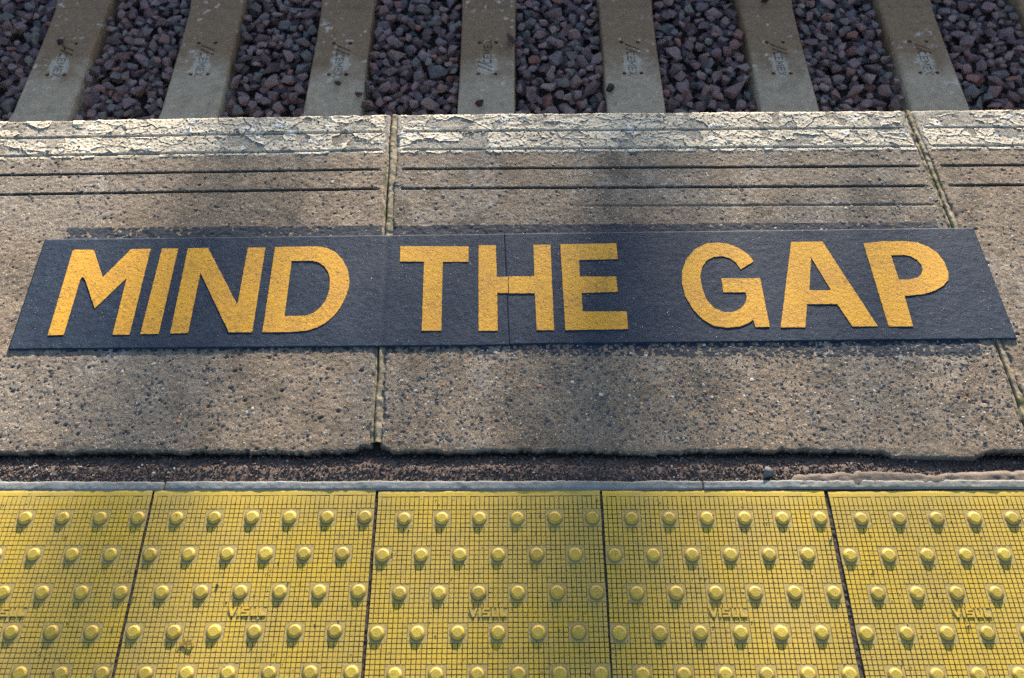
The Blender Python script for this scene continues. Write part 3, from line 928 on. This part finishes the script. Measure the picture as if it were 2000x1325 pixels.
LETTERS = [
    ('M', [[(-0.6866, 0.3353), (-0.6913, 0.5479), (-0.6875, 0.5513), (-0.6504, 0.5512), (-0.6461, 0.5478), (-0.6109, 0.4780), (-0.5680, 0.5524), (-0.5272, 0.5533), (-0.5236, 0.3367), (-0.5571, 0.3368), (-0.5601, 0.4779), (-0.6083, 0.4006), (-0.6455, 0.4725), (-0.6533, 0.4809), (-0.6568, 0.4725), (-0.6554, 0.3370)]]),
    ('I', [[(-0.5018, 0.3384), (-0.5023, 0.5542), (-0.4686, 0.5541), (-0.4655, 0.3387)]]),
    ('N', [[(-0.4424, 0.3396), (-0.4474, 0.5546), (-0.4050, 0.5555), (-0.3187, 0.4076), (-0.3201, 0.5562), (-0.2833, 0.5561), (-0.2787, 0.3423), (-0.3254, 0.3424), (-0.4097, 0.4916), (-0.4070, 0.3408)]]),
    ('D', [[(-0.2580, 0.3422), (-0.2623, 0.5576), (-0.1734, 0.5588), (-0.1517, 0.5544), (-0.1332, 0.5436), (-0.1159, 0.5243), (-0.1031, 0.4994), (-0.0963, 0.4712), (-0.0960, 0.4481), (-0.1005, 0.4252), (-0.1084, 0.4005), (-0.1200, 0.3805), (-0.1348, 0.3637), (-0.1501, 0.3533), (-0.1693, 0.3459), (-0.2053, 0.3425)], [(-0.2194, 0.3807), (-0.2228, 0.5212), (-0.1788, 0.5215), (-0.1649, 0.5172), (-0.1523, 0.5071), (-0.1427, 0.4924), (-0.1369, 0.4737), (-0.1346, 0.4482), (-0.1383, 0.4231), (-0.1473, 0.4037), (-0.1597, 0.3894), (-0.1736, 0.3819), (-0.1918, 0.3806)]]),
    ('T', [[(0.0043, 0.5594), (0.1490, 0.5580), (0.1500, 0.5179), (0.0957, 0.5180), (0.0998, 0.3450), (0.0608, 0.3450), (0.0567, 0.5181), (0.0058, 0.5192)]]),
    ('H', [[(0.1706, 0.5614), (0.2069, 0.5613), (0.2100, 0.4780), (0.2330, 0.4780), (0.2335, 0.4373), (0.2111, 0.4373), (0.2126, 0.3447), (0.1747, 0.3448)], [(0.2349, 0.4789), (0.2882, 0.4797), (0.2874, 0.5626), (0.3234, 0.5625), (0.3258, 0.3462), (0.2912, 0.3463), (0.2888, 0.4367), (0.2354, 0.4364)]]),
    ('E', [[(0.3447, 0.5634), (0.4636, 0.5656), (0.4645, 0.5243), (0.3825, 0.5221), (0.3830, 0.4781), (0.4582, 0.4784), (0.4593, 0.4400), (0.3848, 0.4369), (0.3847, 0.3905), (0.4742, 0.3903), (0.4740, 0.3485), (0.3487, 0.3462)]]),
    ('G', [[(0.7499, 0.5174), (0.7408, 0.5348), (0.7239, 0.5518), (0.7022, 0.5636), (0.6795, 0.5675), (0.6540, 0.5642), (0.6292, 0.5491), (0.6093, 0.5240), (0.5974, 0.4931), (0.5936, 0.4627), (0.5969, 0.4283), (0.6092, 0.3967), (0.6266, 0.3710), (0.6468, 0.3560), (0.6736, 0.3512), (0.6995, 0.3542), (0.7189, 0.3629), (0.7280, 0.3707), (0.7302, 0.3524), (0.7587, 0.3532), (0.7568, 0.4730), (0.6765, 0.4732), (0.6763, 0.4381), (0.7218, 0.4380), (0.7228, 0.4257), (0.7181, 0.4108), (0.7062, 0.3965), (0.6893, 0.3885), (0.6709, 0.3886), (0.6529, 0.3984), (0.6401, 0.4182), (0.6339, 0.4465), (0.6330, 0.4789), (0.6393, 0.5015), (0.6508, 0.5191), (0.6673, 0.5296), (0.6867, 0.5315), (0.7031, 0.5247), (0.7130, 0.5128), (0.7192, 0.4966)]]),
    ('A', [[(0.7807, 0.3518), (0.8372, 0.5686), (0.9032, 0.5695), (0.9752, 0.3540), (0.9245, 0.3537), (0.9046, 0.4082), (0.8429, 0.4083), (0.8295, 0.3517)], [(0.8536, 0.4423), (0.8719, 0.5282), (0.8988, 0.4422)]]),
    ('P', [[(0.9903, 0.5643), (1.0341, 0.5701), (1.0844, 0.5700), (1.1065, 0.5655), (1.1253, 0.5552), (1.1404, 0.5386), (1.1494, 0.5132), (1.1507, 0.4871), (1.1456, 0.4684), (1.1327, 0.4546), (1.1127, 0.4417), (1.0862, 0.4327), (1.0461, 0.4282), (1.0461, 0.3535), (0.9973, 0.3536)], [(1.0413, 0.5326), (1.0684, 0.5340), (1.0828, 0.5301), (1.0939, 0.5205), (1.0995, 0.5071), (1.0991, 0.4943), (1.0931, 0.4816), (1.0829, 0.4737), (1.0649, 0.4691), (1.0434, 0.4691)]]),
]


def rough_outline(pts, step=0.004, amp=0.0007, rng=RNG):
    res = []
    for (x0, y0), (x1, y1) in zip(pts, pts[1:] + pts[:1]):
        L = math.hypot(x1 - x0, y1 - y0)
        n = max(1, int(L / step))
        for i in range(n):
            u = i / n
            a = amp if 0 < i else amp * 0.3
            res.append((x0 + (x1 - x0) * u + a * (rng.random() - 0.5), y0 + (y1 - y0) * u + a * (rng.random() - 0.5)))
    return res

def curve_mesh(loops, extrude, bevel):
    cu = bpy.data.curves.new('outline', 'CURVE')
    cu.dimensions = '2D'
    cu.fill_mode = 'BOTH'
    cu.extrude = extrude
    cu.bevel_depth = bevel
    cu.bevel_resolution = 1
    for lp in loops:
        sp = cu.splines.new('POLY')
        sp.points.add(len(lp) - 1)
        for p, (x, y) in zip(sp.points, lp): p.co = (x, y, 0, 1)
        sp.use_cyclic_u = True
    o = bpy.data.objects.new('outline', cu)
    COL.objects.link(o)
    bpy.context.view_layer.update()
    me = bpy.data.meshes.new_from_object(o.evaluated_get(bpy.context.evaluated_depsgraph_get()))
    bpy.data.objects.remove(o)
    return me

for ch, loops in LETTERS:
    cx = sum(p[0] for p in loops[0]) / len(loops[0]); cy = sum(p[1] for p in loops[0]) / len(loops[0])
    lp = [rough_outline([(x - cx, y - cy) for x, y in l]) for l in loops]
    me = curve_mesh(lp, 0.0004, 0.0002)
    me.materials.append(M_LETTER)
    o = link(bpy.data.objects.new('letter', me), sign)
    o.location = (cx - sign.location.x, cy - sign.location.y, 0.0035)
    o['label'] = 'yellow capital letter ' + ch

# ------------------------------------------------------------------ sleepers
SLEEPER_Z = -1.12
ball = bpy.data.objects  # short alias
def sleeper_mesh():
    """prestressed sleeper: origin at the middle of the top; ends rise to the rail seats; lettering and holes sunk into the top"""
    bm = bmesh.new()
    st = [(-1.25, 0.035, 0.122), (-0.80, 0.035, 0.122), (-0.52, 0.030, 0.121), (-0.335, 0.004, 0.1165), (-0.325, 0.0, 0.1160), (-0.10, 0.0, 0.1145), (0.12, 0.0, 0.1130), (0.325, 0.0, 0.1150),
          (0.335, 0.004, 0.1155), (0.52, 0.030, 0.121), (0.80, 0.035, 0.122), (1.25, 0.035, 0.122)]
    rings = []
    for y, z, hw in st:
        b = 0.006
        pr = [(-hw - 0.018, -0.20), (-hw - 0.001, z - b), (-hw + b, z), (hw - b, z), (hw + 0.001, z - b), (hw + 0.018, -0.20)]
        rings.append([bm.verts.new((x, y, zz)) for x, zz in pr])
    for a, b in zip(rings, rings[1:]):
        for i in range(6):
            j = (i + 1) % 6
            bm.faces.new((a[i], a[j], b[j], b[i]))
    bm.faces.new(rings[0][::-1]); bm.faces.new(rings[-1])
    bmesh.ops.recalc_face_normals(bm, faces=bm.faces)
    me = bpy.data.meshes.new('concrete_sleeper'); bm.to_mesh(me); bm.free()
    body = bpy.data.objects.new('tmp_body', me); COL.objects.link(body)
    # cutters: lettering (reads towards the platform), two slashes, four holes
    tm = block_text('CEMEX', ((0, .17), (.20, .36), (.39, .60), (.63, .79), (.82, 1.0)), 0, 0.150, -0.0185, 0.0185, -0.006, 0.010)
    cutters = []
    def cutter(mesh, mat):
        o = bpy.data.objects.new('tmp_cut', mesh); o.matrix_world = mat; COL.objects.link(o); cutters.append(o)
    rot = Matrix.Rotation(-math.pi / 2, 4, 'Z')
    cutter(tm, Matrix.Translation((0.0, 0.036, 0.0)) @ rot)
    bm = bmesh.new()
    for k in range(2):
        y0 = 0.084 - 0.025 * k
        prism(bm, [(-0.021, y0 + 0.004), (-0.021, y0 - 0.008), (0.040, y0 - 0.042), (0.040, y0 - 0.030)], -0.006, 0.010)
    bmesh.ops.recalc_face_normals(bm, faces=bm.faces)
    sm = bpy.data.meshes.new('tmp_slash'); bm.to_mesh(sm); bm.free()
    cutter(sm, Matrix.Identity(4))
    for hx in (-0.036, 0.036):
        for hy in (-0.098, 0.098):
            bm = bmesh.new()
            bmesh.ops.create_cone(bm, cap_ends=True, segments=14, radius1=0.0095, radius2=0.0095, depth=0.08)
            hm = bpy.data.meshes.new('tmp_hole'); bm.to_mesh(hm); bm.free()
            cutter(hm, Matrix.Translation((hx, hy, 0)))
    for c in cutters:
        md = body.modifiers.new('cut', 'BOOLEAN'); md.operation = 'DIFFERENCE'; md.solver = 'EXACT'; md.object = c
    bpy.context.view_layer.update()
    res = bpy.data.meshes.new_from_object(body.evaluated_get(bpy.context.evaluated_depsgraph_get()))
    for c in cutters + [body]: bpy.data.objects.remove(c)
    res.materials.clear(); res.materials.append(M_SLEEPER)
    res.name = 'concrete_sleeper'
    return res

SL = sleeper_mesh()
def dowel_mesh():
    bm = bmesh.new()
    bmesh.ops.create_cone(bm, cap_ends=True, segments=14, radius1=0.0093, radius2=0.0093, depth=0.01)
    top = max(bm.faces, key=lambda f: f.calc_center_median().z)
    bmesh.ops.inset_region(bm, faces=[top], thickness=0.003)
    for vv_ in top.verts: vv_.co.z -= 0.006
    me = bpy.data.meshes.new('dowel'); bm.to_mesh(me); bm.free()
    me.materials.append(M_PLUG)
    return me
DW = dowel_mesh()
SL_TURNED = SL.copy(); SL_TURNED.transform(Matrix.Rotation(math.pi, 4, 'Z'))
SLEEPERS = [  # x of the middle at the lettering, label
    (-1.686, 'concrete sleeper with a dark stone resting just above its two upper holes'),
    (-1.081, 'concrete sleeper with clean top and legible lettering, second from the left end of the row'),
    (-0.497, 'concrete sleeper with a brown stone lying on its lettering near the lower holes'),
    (0.134, 'concrete sleeper whose lettering is turned the other way round, brown stone at its near end'),
    (0.748, 'concrete sleeper with a dark wedge of stone on its left edge by the lower holes'),
    (1.377, 'concrete sleeper with a dark stone at the top of the photo, sixth in the row'),
    (1.995, 'concrete sleeper spattered with white spots, right of the sixth one'),
    (2.62, 'concrete sleeper of which only a corner shows at the top right')]
sl0 = None
for i, (x, lab) in enumerate(SLEEPERS):
    if i == 0:
        sl0 = bpy.data.objects.new('concrete_sleeper', SL); COL.objects.link(sl0)
        for hx in (-0.036, 0.036):
            for hy in (-0.098, 0.098):
                d = link(bpy.data.objects.new('dowel', DW), sl0); d.location = (hx, hy, -0.012)
        o = sl0
    else:
        o = sl0.copy(); COL.objects.link(o)
        for ch in list(sl0.children):
            c = ch.copy(); COL.objects.link(c); c.parent = o
    if i == 3: o.data = SL_TURNED
    o.location = (x, 2.462, SLEEPER_Z + 0.002 * math.sin(i * 2.1))
    o.rotation_euler.z = 0.006 * math.sin(i * 1.7)
    tag(o, lab, 'railway sleeper', 'concrete sleepers in a row across the track bed')

# ------------------------------------------------------------------ ballast
def stone_proto(seed):
    rng = np.random.default_rng(seed)
    bm = bmesh.new()
    p = rng.normal(size=(12, 3)); p /= np.linalg.norm(p, axis=1)[:, None]
    p *= (0.82 + 0.30 * rng.random((12, 1)))
    for _k in range(4):
        d = rng.normal(size=3); d /= np.linalg.norm(d); h = 0.55 + 0.2 * rng.random()
        e = np.maximum(p @ d - h, 0); p = p - e[:, None] * d
    for q in p: bm.verts.new(q)
    r_ = bmesh.ops.convex_hull(bm, input=bm.verts)
    bmesh.ops.delete(bm, geom=[g for g in r_['geom_interior'] if isinstance(g, bmesh.types.BMVert)], context='VERTS')
    bmesh.ops.triangulate(bm, faces=bm.faces)
    me = bpy.data.meshes.new('ballast_stone'); bm.to_mesh(me); bm.free()
    me.materials.append(M_STONE)
    return me
PROTO = [stone_proto(900 + i) for i in range(36)]
def me_arrays(me):
    v = np.empty(len(me.vertices) * 3, dtype=np.float32); me.vertices.foreach_get('co', v)
    f = np.empty(len(me.polygons) * 3, dtype=np.int32); me.polygons.foreach_get('vertices', f)
    return v.reshape(-1, 3).astype(float), f.reshape(-1, 3)
PA = [me_arrays(m) for m in PROTO]

HX0, HY0, HR = -2.75, 1.55, 0.005
NX, NY = 1200, 340
HM = np.full((NX, NY), SLEEPER_Z - 0.115)
IDM = np.full((NX, NY), -1)
sx = [s[0] for s in SLEEPERS]
gaps = [(-2.74, sx[0] - 0.118)] + [(a + 0.118, b - 0.118) for a, b in zip(sx, sx[1:])] + [(sx[-1] + 0.118, 3.2)]
for x in sx:
    i0, i1 = int((x - 0.112 - HX0) / HR), int((x + 0.112 - HX0) / HR)
    HM[max(i0, 0):i1, :] = SLEEPER_Z + 0.03
stones = []
rng = np.random.default_rng(77)
for gi, (ga, gb) in enumerate(gaps):
    area = (gb - ga) * 1.46
    for k in range(int(area * 1900)):
        size = 0.0150 + 0.0165 * rng.random() ** 1.2
        if rng.random() < 0.12: size *= 1.35
        ax = size * np.array((1.0 + 0.35 * rng.random(), 0.8 + 0.25 * rng.random(), 0.55 + 0.25 * rng.random()))
        rz = rng.random() * 2 * np.pi
        best = None
        m = int(ax[0] / HR) + 1
        gx, gy = np.meshgrid(np.arange(-m, m + 1) * HR, np.arange(-m, m + 1) * HR, indexing='ij')
        lx, ly = gx * np.cos(rz) + gy * np.sin(rz), -gx * np.sin(rz) + gy * np.cos(rz)
        rr = (lx / ax[0]) ** 2 + (ly / ax[1]) ** 2
        hh = np.where(rr < 1, ax[2] * np.sqrt(np.maximum(1 - rr, 0)), -9.0)
        for c in range(5):
            x, y = ga + (gb - ga) * rng.random(), 1.66 + 1.46 * rng.random()
            i, j = int((x - HX0) / HR), int((y - HY0) / HR)
            if i - m < 0 or j - m < 0 or i + m + 1 > NX or j + m + 1 > NY: continue
            win = HM[i - m:i + m + 1, j - m:j + m + 1]
            z = np.max(np.where(hh > -1, win + hh, -99))
            if best is None or z < best[0]: best = (z, x, y, i, j)
        if best is None: continue
        z, x, y, i, j = best
        z -= 0.22 * ax[2]
        if z > SLEEPER_Z - 0.012 - 0.016 * rng.random(): continue
        win = HM[i - m:i + m + 1, j - m:j + m + 1]; idw = IDM[i - m:i + m + 1, j - m:j + m + 1]
        upd = (hh > -1) & (z + hh > win)
        win[upd] = (z + hh)[upd]; idw[upd] = len(stones)
        stones.append((x, y, z, ax, rz, (rng.random() - 0.5) * 0.7, (rng.random() - 0.5) * 0.7, int(rng.integers(36))))
# how much of each stone can be seen from above, inside the frame
ids, cnt = np.unique(IDM[IDM >= 0], return_counts=True)
vis = np.zeros(len(stones)); vis[ids] = cnt
st_xy = np.array([(s[0], s[1]) for s in stones])
halfw = 2.10 + (st_xy[:, 1] - 2.13) * 0.33
inframe = (st_xy[:, 1] > 2.135) & (st_xy[:, 1] < 2.84) & (np.abs(st_xy[:, 0] - 0.245) < halfw)
score = np.where(inframe, vis * (1.0 - 0.12 * (st_xy[:, 1] - 2.13)), -1)
order = np.argsort(-score)
single = set(order[:300].tolist())
bed = obj_np('ballast_bed', *box_np(-60, 60, 0.80, 9.0, -1.365, SLEEPER_Z - 0.11), M_GROUND)
tag(bed, 'bed of purplish grey granite ballast in which the concrete sleepers lie', kind='structure')
mv, mf, mn = [], [], 0
for i, (x, y, z, ax, rz, tx, ty, p) in enumerate(stones):
    mat = Matrix.Translation((x, y, z)) @ Matrix.Rotation(rz, 4, 'Z') @ Matrix.Rotation(tx, 4, 'X') @ Matrix.Rotation(ty, 4, 'Y') @ Matrix.Diagonal((*(ax * 1.13), 1))
    if i in single:
        o = bpy.data.objects.new('ballast_stone', PROTO[p]); COL.objects.link(o)
        o.parent = bed
        o.matrix_world = mat
    elif vis[i] > 0 and abs(x - 0.245) < 2.45 + (y - 2.13) * 0.33 and y > 1.85:
        a = np.array(mat)
        vv, ff = PA[p]
        mv.append(vv @ a[:3, :3].T + a[:3, 3]); mf.append(ff + mn); mn += len(vv)
o = obj_np('ballast_stones', np.concatenate(mv), np.concatenate(mf), M_STONES, bed)
o['kind'] = 'stuff'
print('stones', len(stones), 'in mass', len(mv))

# loose stones lying on the sleepers
LOOSE = [  # x, y, radius, colour, label
    (-1.716, 2.560, 0.0190, 'dark grey stone lying on the leftmost sleeper above its upper holes'),
    (-1.688, 2.520, 0.0075, 'tiny dark pebble between the upper holes of the leftmost sleeper'),
    (-0.489, 2.296, 0.0185, 'brown stone on the sleeper lettering, between and below two lower holes'),
    (0.107, 2.172, 0.0220, 'squat dark brown stone on the near end of the sleeper with reversed lettering'),
    (0.232, 2.556, 0.0300, 'flat grey stone overhanging the right edge of the reversed-lettering sleeper by its upper holes'),
    (0.650, 2.262, 0.0240, 'dark wedge-shaped stone on the left edge of the fifth sleeper'),
    (1.371, 2.815, 0.0240, 'dark slate stone on the sixth sleeper, cut by the top of the photo'),
    (-0.392, 2.226, 0.0230, 'grey stone on the right edge of the third sleeper close to the platform'),
    (-0.360, 2.160, 0.0240, 'reddish brown stone beside the third sleeper, right at the platform edge')]
LC = [(0.075, 0.068, 0.078), (0.05, 0.045, 0.05), (0.10, 0.075, 0.062), (0.085, 0.055, 0.048), (0.13, 0.115, 0.11), (0.09, 0.075, 0.07), (0.05, 0.058, 0.075), (0.17, 0.155, 0.15), (0.15, 0.11, 0.105)]
for i, ((x, y, r_, lab), c) in enumerate(zip(LOOSE, LC)):
    me = PROTO[(i * 5 + 3) % 36].copy()
    me.materials.clear()
    me.materials.append(mat_plain('loose_stone_rock', c, 0.8, 0.3, 3, 0.1, 0.6, 1.35))
    o = bpy.data.objects.new('loose_stone', me); COL.objects.link(o)
    zr = r_ * 0.72
    o.location = (x, y, SLEEPER_Z + zr * 0.86)
    o.scale = (r_ * 1.1, r_ * 0.95, zr)
    o.rotation_euler = (0.1, 0.15, i * 1.3)
    tag(o, lab, 'stone', 'loose stones on the sleepers')

# ------------------------------------------------------------------ small things on the platform
me = PROTO[8].copy(); me.materials.clear()
me.materials.append(mat_plain('smooth_grey_stone', (0.27, 0.29, 0.305), 0.75, 0.3, 4, 0.03, 0.9, 1.1))
for p in me.polygons: p.use_smooth = True
peb = bpy.data.objects.new('flat_pebble', me); COL.objects.link(peb)
peb.location = (0.7085, 0.0345, 0.0005); peb.scale = (0.0180, 0.0170, 0.0075); peb.rotation_euler = (0.25, 0, 0.6)
tag(peb, 'smooth flat blue-grey pebble leaning on the mastic bead where the asphalt grit ends', 'pebble')

bm = bmesh.new()
bmesh.ops.create_cone(bm, cap_ends=True, segments=10, radius1=0.0014, radius2=0.0008, depth=0.013)
me = bpy.data.meshes.new('screw'); bm.to_mesh(me); bm.free(); me.materials.append(M_METAL)
scr = bpy.data.objects.new('screw', me); COL.objects.link(scr)
scr.location = (-0.6395, 0.0530, -0.0040); scr.rotation_euler = (R(90), R(0), R(-65))
tag(scr, 'small pale metal screw lying on the asphalt near the left side', 'screw')
bm = bmesh.new()
bmesh.ops.create_uvsphere(bm, u_segments=10, v_segments=6, radius=0.0032)
for q in bm.verts: q.co.z = max(q.co.z, -0.0004) * 0.55
bmesh.ops.translate(bm, vec=(0, 0, 0.0062), verts=bm.verts)
me = bpy.data.meshes.new('screw_head'); bm.to_mesh(me); bm.free(); me.materials.append(M_METAL)
link(bpy.data.objects.new('screw_head', me), scr)

bm = bmesh.new()                                                      # dried bit of leaf on the second tile
pts = [(-0.014, 0.000), (-0.008, 0.004), (0.001, 0.0035), (0.008, 0.005), (0.014, 0.001), (0.009, -0.003), (0.000, -0.0045), (-0.009, -0.003)]
tp_ = [bm.verts.new((x, y, 0.0022 + 0.0016 * math.sin(x * 260))) for x, y in pts]
bt_ = [bm.verts.new((x, y, 0.0014 + 0.0016 * math.sin(x * 260))) for x, y in pts]
bm.faces.new(tp_); bm.faces.new(bt_[::-1])
for i in range(8): bm.faces.new((tp_[i], bt_[i], bt_[(i + 1) % 8], tp_[(i + 1) % 8]))
bmesh.ops.recalc_face_normals(bm, faces=bm.faces)
bmesh.ops.triangulate(bm, faces=bm.faces)
me = bpy.data.meshes.new('dry_leaf'); bm.to_mesh(me); bm.free()
me.materials.append(mat_plain('dead_leaf', (0.30, 0.21, 0.05), 0.8, 0.2, 200, 0.001))
lf = bpy.data.objects.new('dry_leaf', me); COL.objects.link(lf); lf.location = (-0.295, -0.267, 0.0003); lf.rotation_euler.z = 0.1
tag(lf, 'shrivelled yellowish scrap of leaf lying on a tactile tile beneath a blister', 'leaf')

out = {'v': [], 'f': [], 'c': [], 'n': 0}                             # sand and crumbs blown over the tiles and slabs
rng = np.random.default_rng(66)
for _ in range(420):
    x, y = -0.7 + 1.95 * rng.random(), -0.35 + 0.34 * rng.random()
    poly_chip(x, y, 0.0006 + 0.0006 * rng.random(), 0.0006 + 0.0014 * rng.random() ** 3, rng, out, np.array([(0.06, 0.05, 0.05), (0.12, 0.09, 0.07), (0.3, 0.27, 0.24), (0.09, 0.10, 0.12)])[rng.integers(4)], 0.0012, 0.8)
for x, y, r_ in ((-0.2611, -0.1691, 0.0028), (0.80, -0.09, 0.0026), (-0.40, -0.19, 0.0020), (1.0, -0.24, 0.0024)):
    poly_chip(x, y, 0.0024, r_, rng, out, np.array((0.10, 0.12, 0.15)), 0.003, 0.5)
for _ in range(260):
    x, y = -0.9 + 2.3 * rng.random(), 0.10 + 0.8 * rng.random()
    poly_chip(x, y, 0.0014, 0.0006 + 0.0012 * rng.random() ** 2, rng, out, np.array([(0.5, 0.47, 0.42), (0.12, 0.10, 0.09), (0.55, 0.55, 0.56)])[rng.integers(3)], 0.0020, 0.8)
grit = chips_object('scattered_grit', out, M_CHIP, None)
tag(grit, 'crumbs of grit and sand strewn over the yellow tiles and coping slabs')

# ------------------------------------------------------------------ what stands across the tracks and throws the shade
v, f = box_np(-40, 40, 9.2, 11.4, -1.4, -0.05)
struct('far_platform', v, f, M_BODY, 'opposite platform across the tracks')
def leaves(n, boxes, rng, size):
    """n small leaf quads spread through ellipsoids (cx,cy,cz,rx,ry,rz)"""
    V, F, k = [], [], 0
    wt = np.array([b[3] * b[4] * b[5] for b in boxes]); wt = wt / wt.sum()
    pick = rng.choice(len(boxes), n, p=wt)
    d = rng.normal(size=(n, 3)); d /= np.linalg.norm(d, axis=1)[:, None]
    rad = rng.random((n, 1)) ** 0.45
    B = np.array(boxes)[pick]
    c = B[:, :3] + d * rad * B[:, 3:]
    a = rng.normal(size=(n, 3)); a /= np.linalg.norm(a, axis=1)[:, None]
    b = np.cross(a, rng.normal(size=(n, 3))); b /= np.linalg.norm(b, axis=1)[:, None]
    s = size * (0.6 + 0.8 * rng.random((n, 1)))
    v = np.stack([c - a * s, c + b * s * 0.5, c + a * s, c - b * s * 0.5], 1).reshape(-1, 3)
    return v, np.arange(4 * n).reshape(-1, 4)
def limb(p0, p1, r0, r1, n=8):
    p0, p1 = np.array(p0, float), np.array(p1, float)
    d = p1 - p0; d /= np.linalg.norm(d)
    u = np.cross(d, (0.3, 1, 0.1)); u /= np.linalg.norm(u); w = np.cross(d, u)
    a = np.arange(n) * 2 * np.pi / n
    ring = np.cos(a)[:, None] * u + np.sin(a)[:, None] * w
    v = np.concatenate([p0 + ring * r0, p1 + ring * r1])
    f = [(i, (i + 1) % n, n + (i + 1) % n, n + i) for i in range(n)]
    return v, np.array(f)
rng = np.random.default_rng(5)
hb = [(x, 12.2, 0.5, 0.75, 0.55, 0.95 + 0.08 * math.sin(x * 1.9)) for x in np.arange(-14, 16, 0.7)]
v, f = leaves(26000, hb, rng, 0.075)
hd = obj_np('hedge', *join_np([(v, f), box_np(-14, 15.5, 12.0, 12.4, -1.36, 1.2)]), M_LEAF)  # unseen hedge with a solid core, added to keep the track shaded
tag(hd, 'long clipped hedge added out of view across the railway to shade the track', 'hedge')
def tree(name, x, y, r0, limbs, blobs, n, label, size=0.07, top=5.5):
    t = empty(name, (x, y, -1.36))
    parts = [limb((0, 0, 0), (0.05, 0, 3.2), r0 * 1.15, r0 * 0.92, 12), limb((0.05, 0, 3.2), (0.0, 0.1, top + 1.36), r0 * 0.92, r0 * 0.4, 12)]
    for (z0, dx, dy, dz, rr) in limbs:
        parts.append(limb((0.03, 0, z0 + 1.36), (dx, dy, z0 + 1.36 + dz), rr, rr * 0.35))
    obj_np('trunk', *join_np(parts), M_BARK, t, None, True)
    v, f = leaves(n, [(bx, by, bz + 1.36, rx, ry, rz) for bx, by, bz, rx, ry, rz in blobs], np.random.default_rng(int(abs(x) * 100) + 3), size)
    obj_np('crown', v, f, M_LEAF, t)
    tag(t, label, 'tree', 'trees beyond the far hedge')
    return t
# crowns hang in the path of the low sun: soft bands of shade lie across the platform
tree('broadleaf_tree', 4.86, 30.0, 0.17, [(5.0, 0.6, 0.1, 1.6, 0.06), (5.4, -0.5, 0.1, 1.5, 0.06)], [(0, 0, 5.9, 0.60, 0.5, 2.4), (0, 0, 9.0, 1.9, 1.6, 1.6)], 5200, 'tall narrow tree beyond the hedge', top=9.5)
tree('broadleaf_tree', 4.17, 31.0, 0.05, [(4.4, -0.5, 0.1, 1.6, 0.03), (5.2, 0.3, 0.1, 1.2, 0.03)], [(0.0, 0, 6.2, 0.25, 0.3, 2.0), (0, 0, 8.6, 0.8, 0.7, 1.2)], 3000, 'slender young tree with a thin stem beyond the hedge', top=8.5)
tree('broadleaf_tree', 2.6, 33.0, 0.12, [(5.0, 0.7, 0.1, 1.2, 0.05), (5.6, -0.6, 0.1, 1.3, 0.05)], [(0, 0, 6.5, 0.9, 0.8, 1.8), (0, 0, 9.4, 1.5, 1.2, 1.4)], 1700, 'middling tree with a forked stem beyond the hedge', top=9.5)
tree('broadleaf_tree', 6.6, 33.0, 0.12, [(5.0, 0.7, 0.1, 1.2, 0.05), (5.6, -0.6, 0.1, 1.3, 0.05)], [(0, 0, 6.5, 0.8, 0.8, 1.8), (0, 0, 9.4, 1.5, 1.2, 1.4)], 1700, 'bushy tree at the right hand end beyond the hedge', top=9.5)
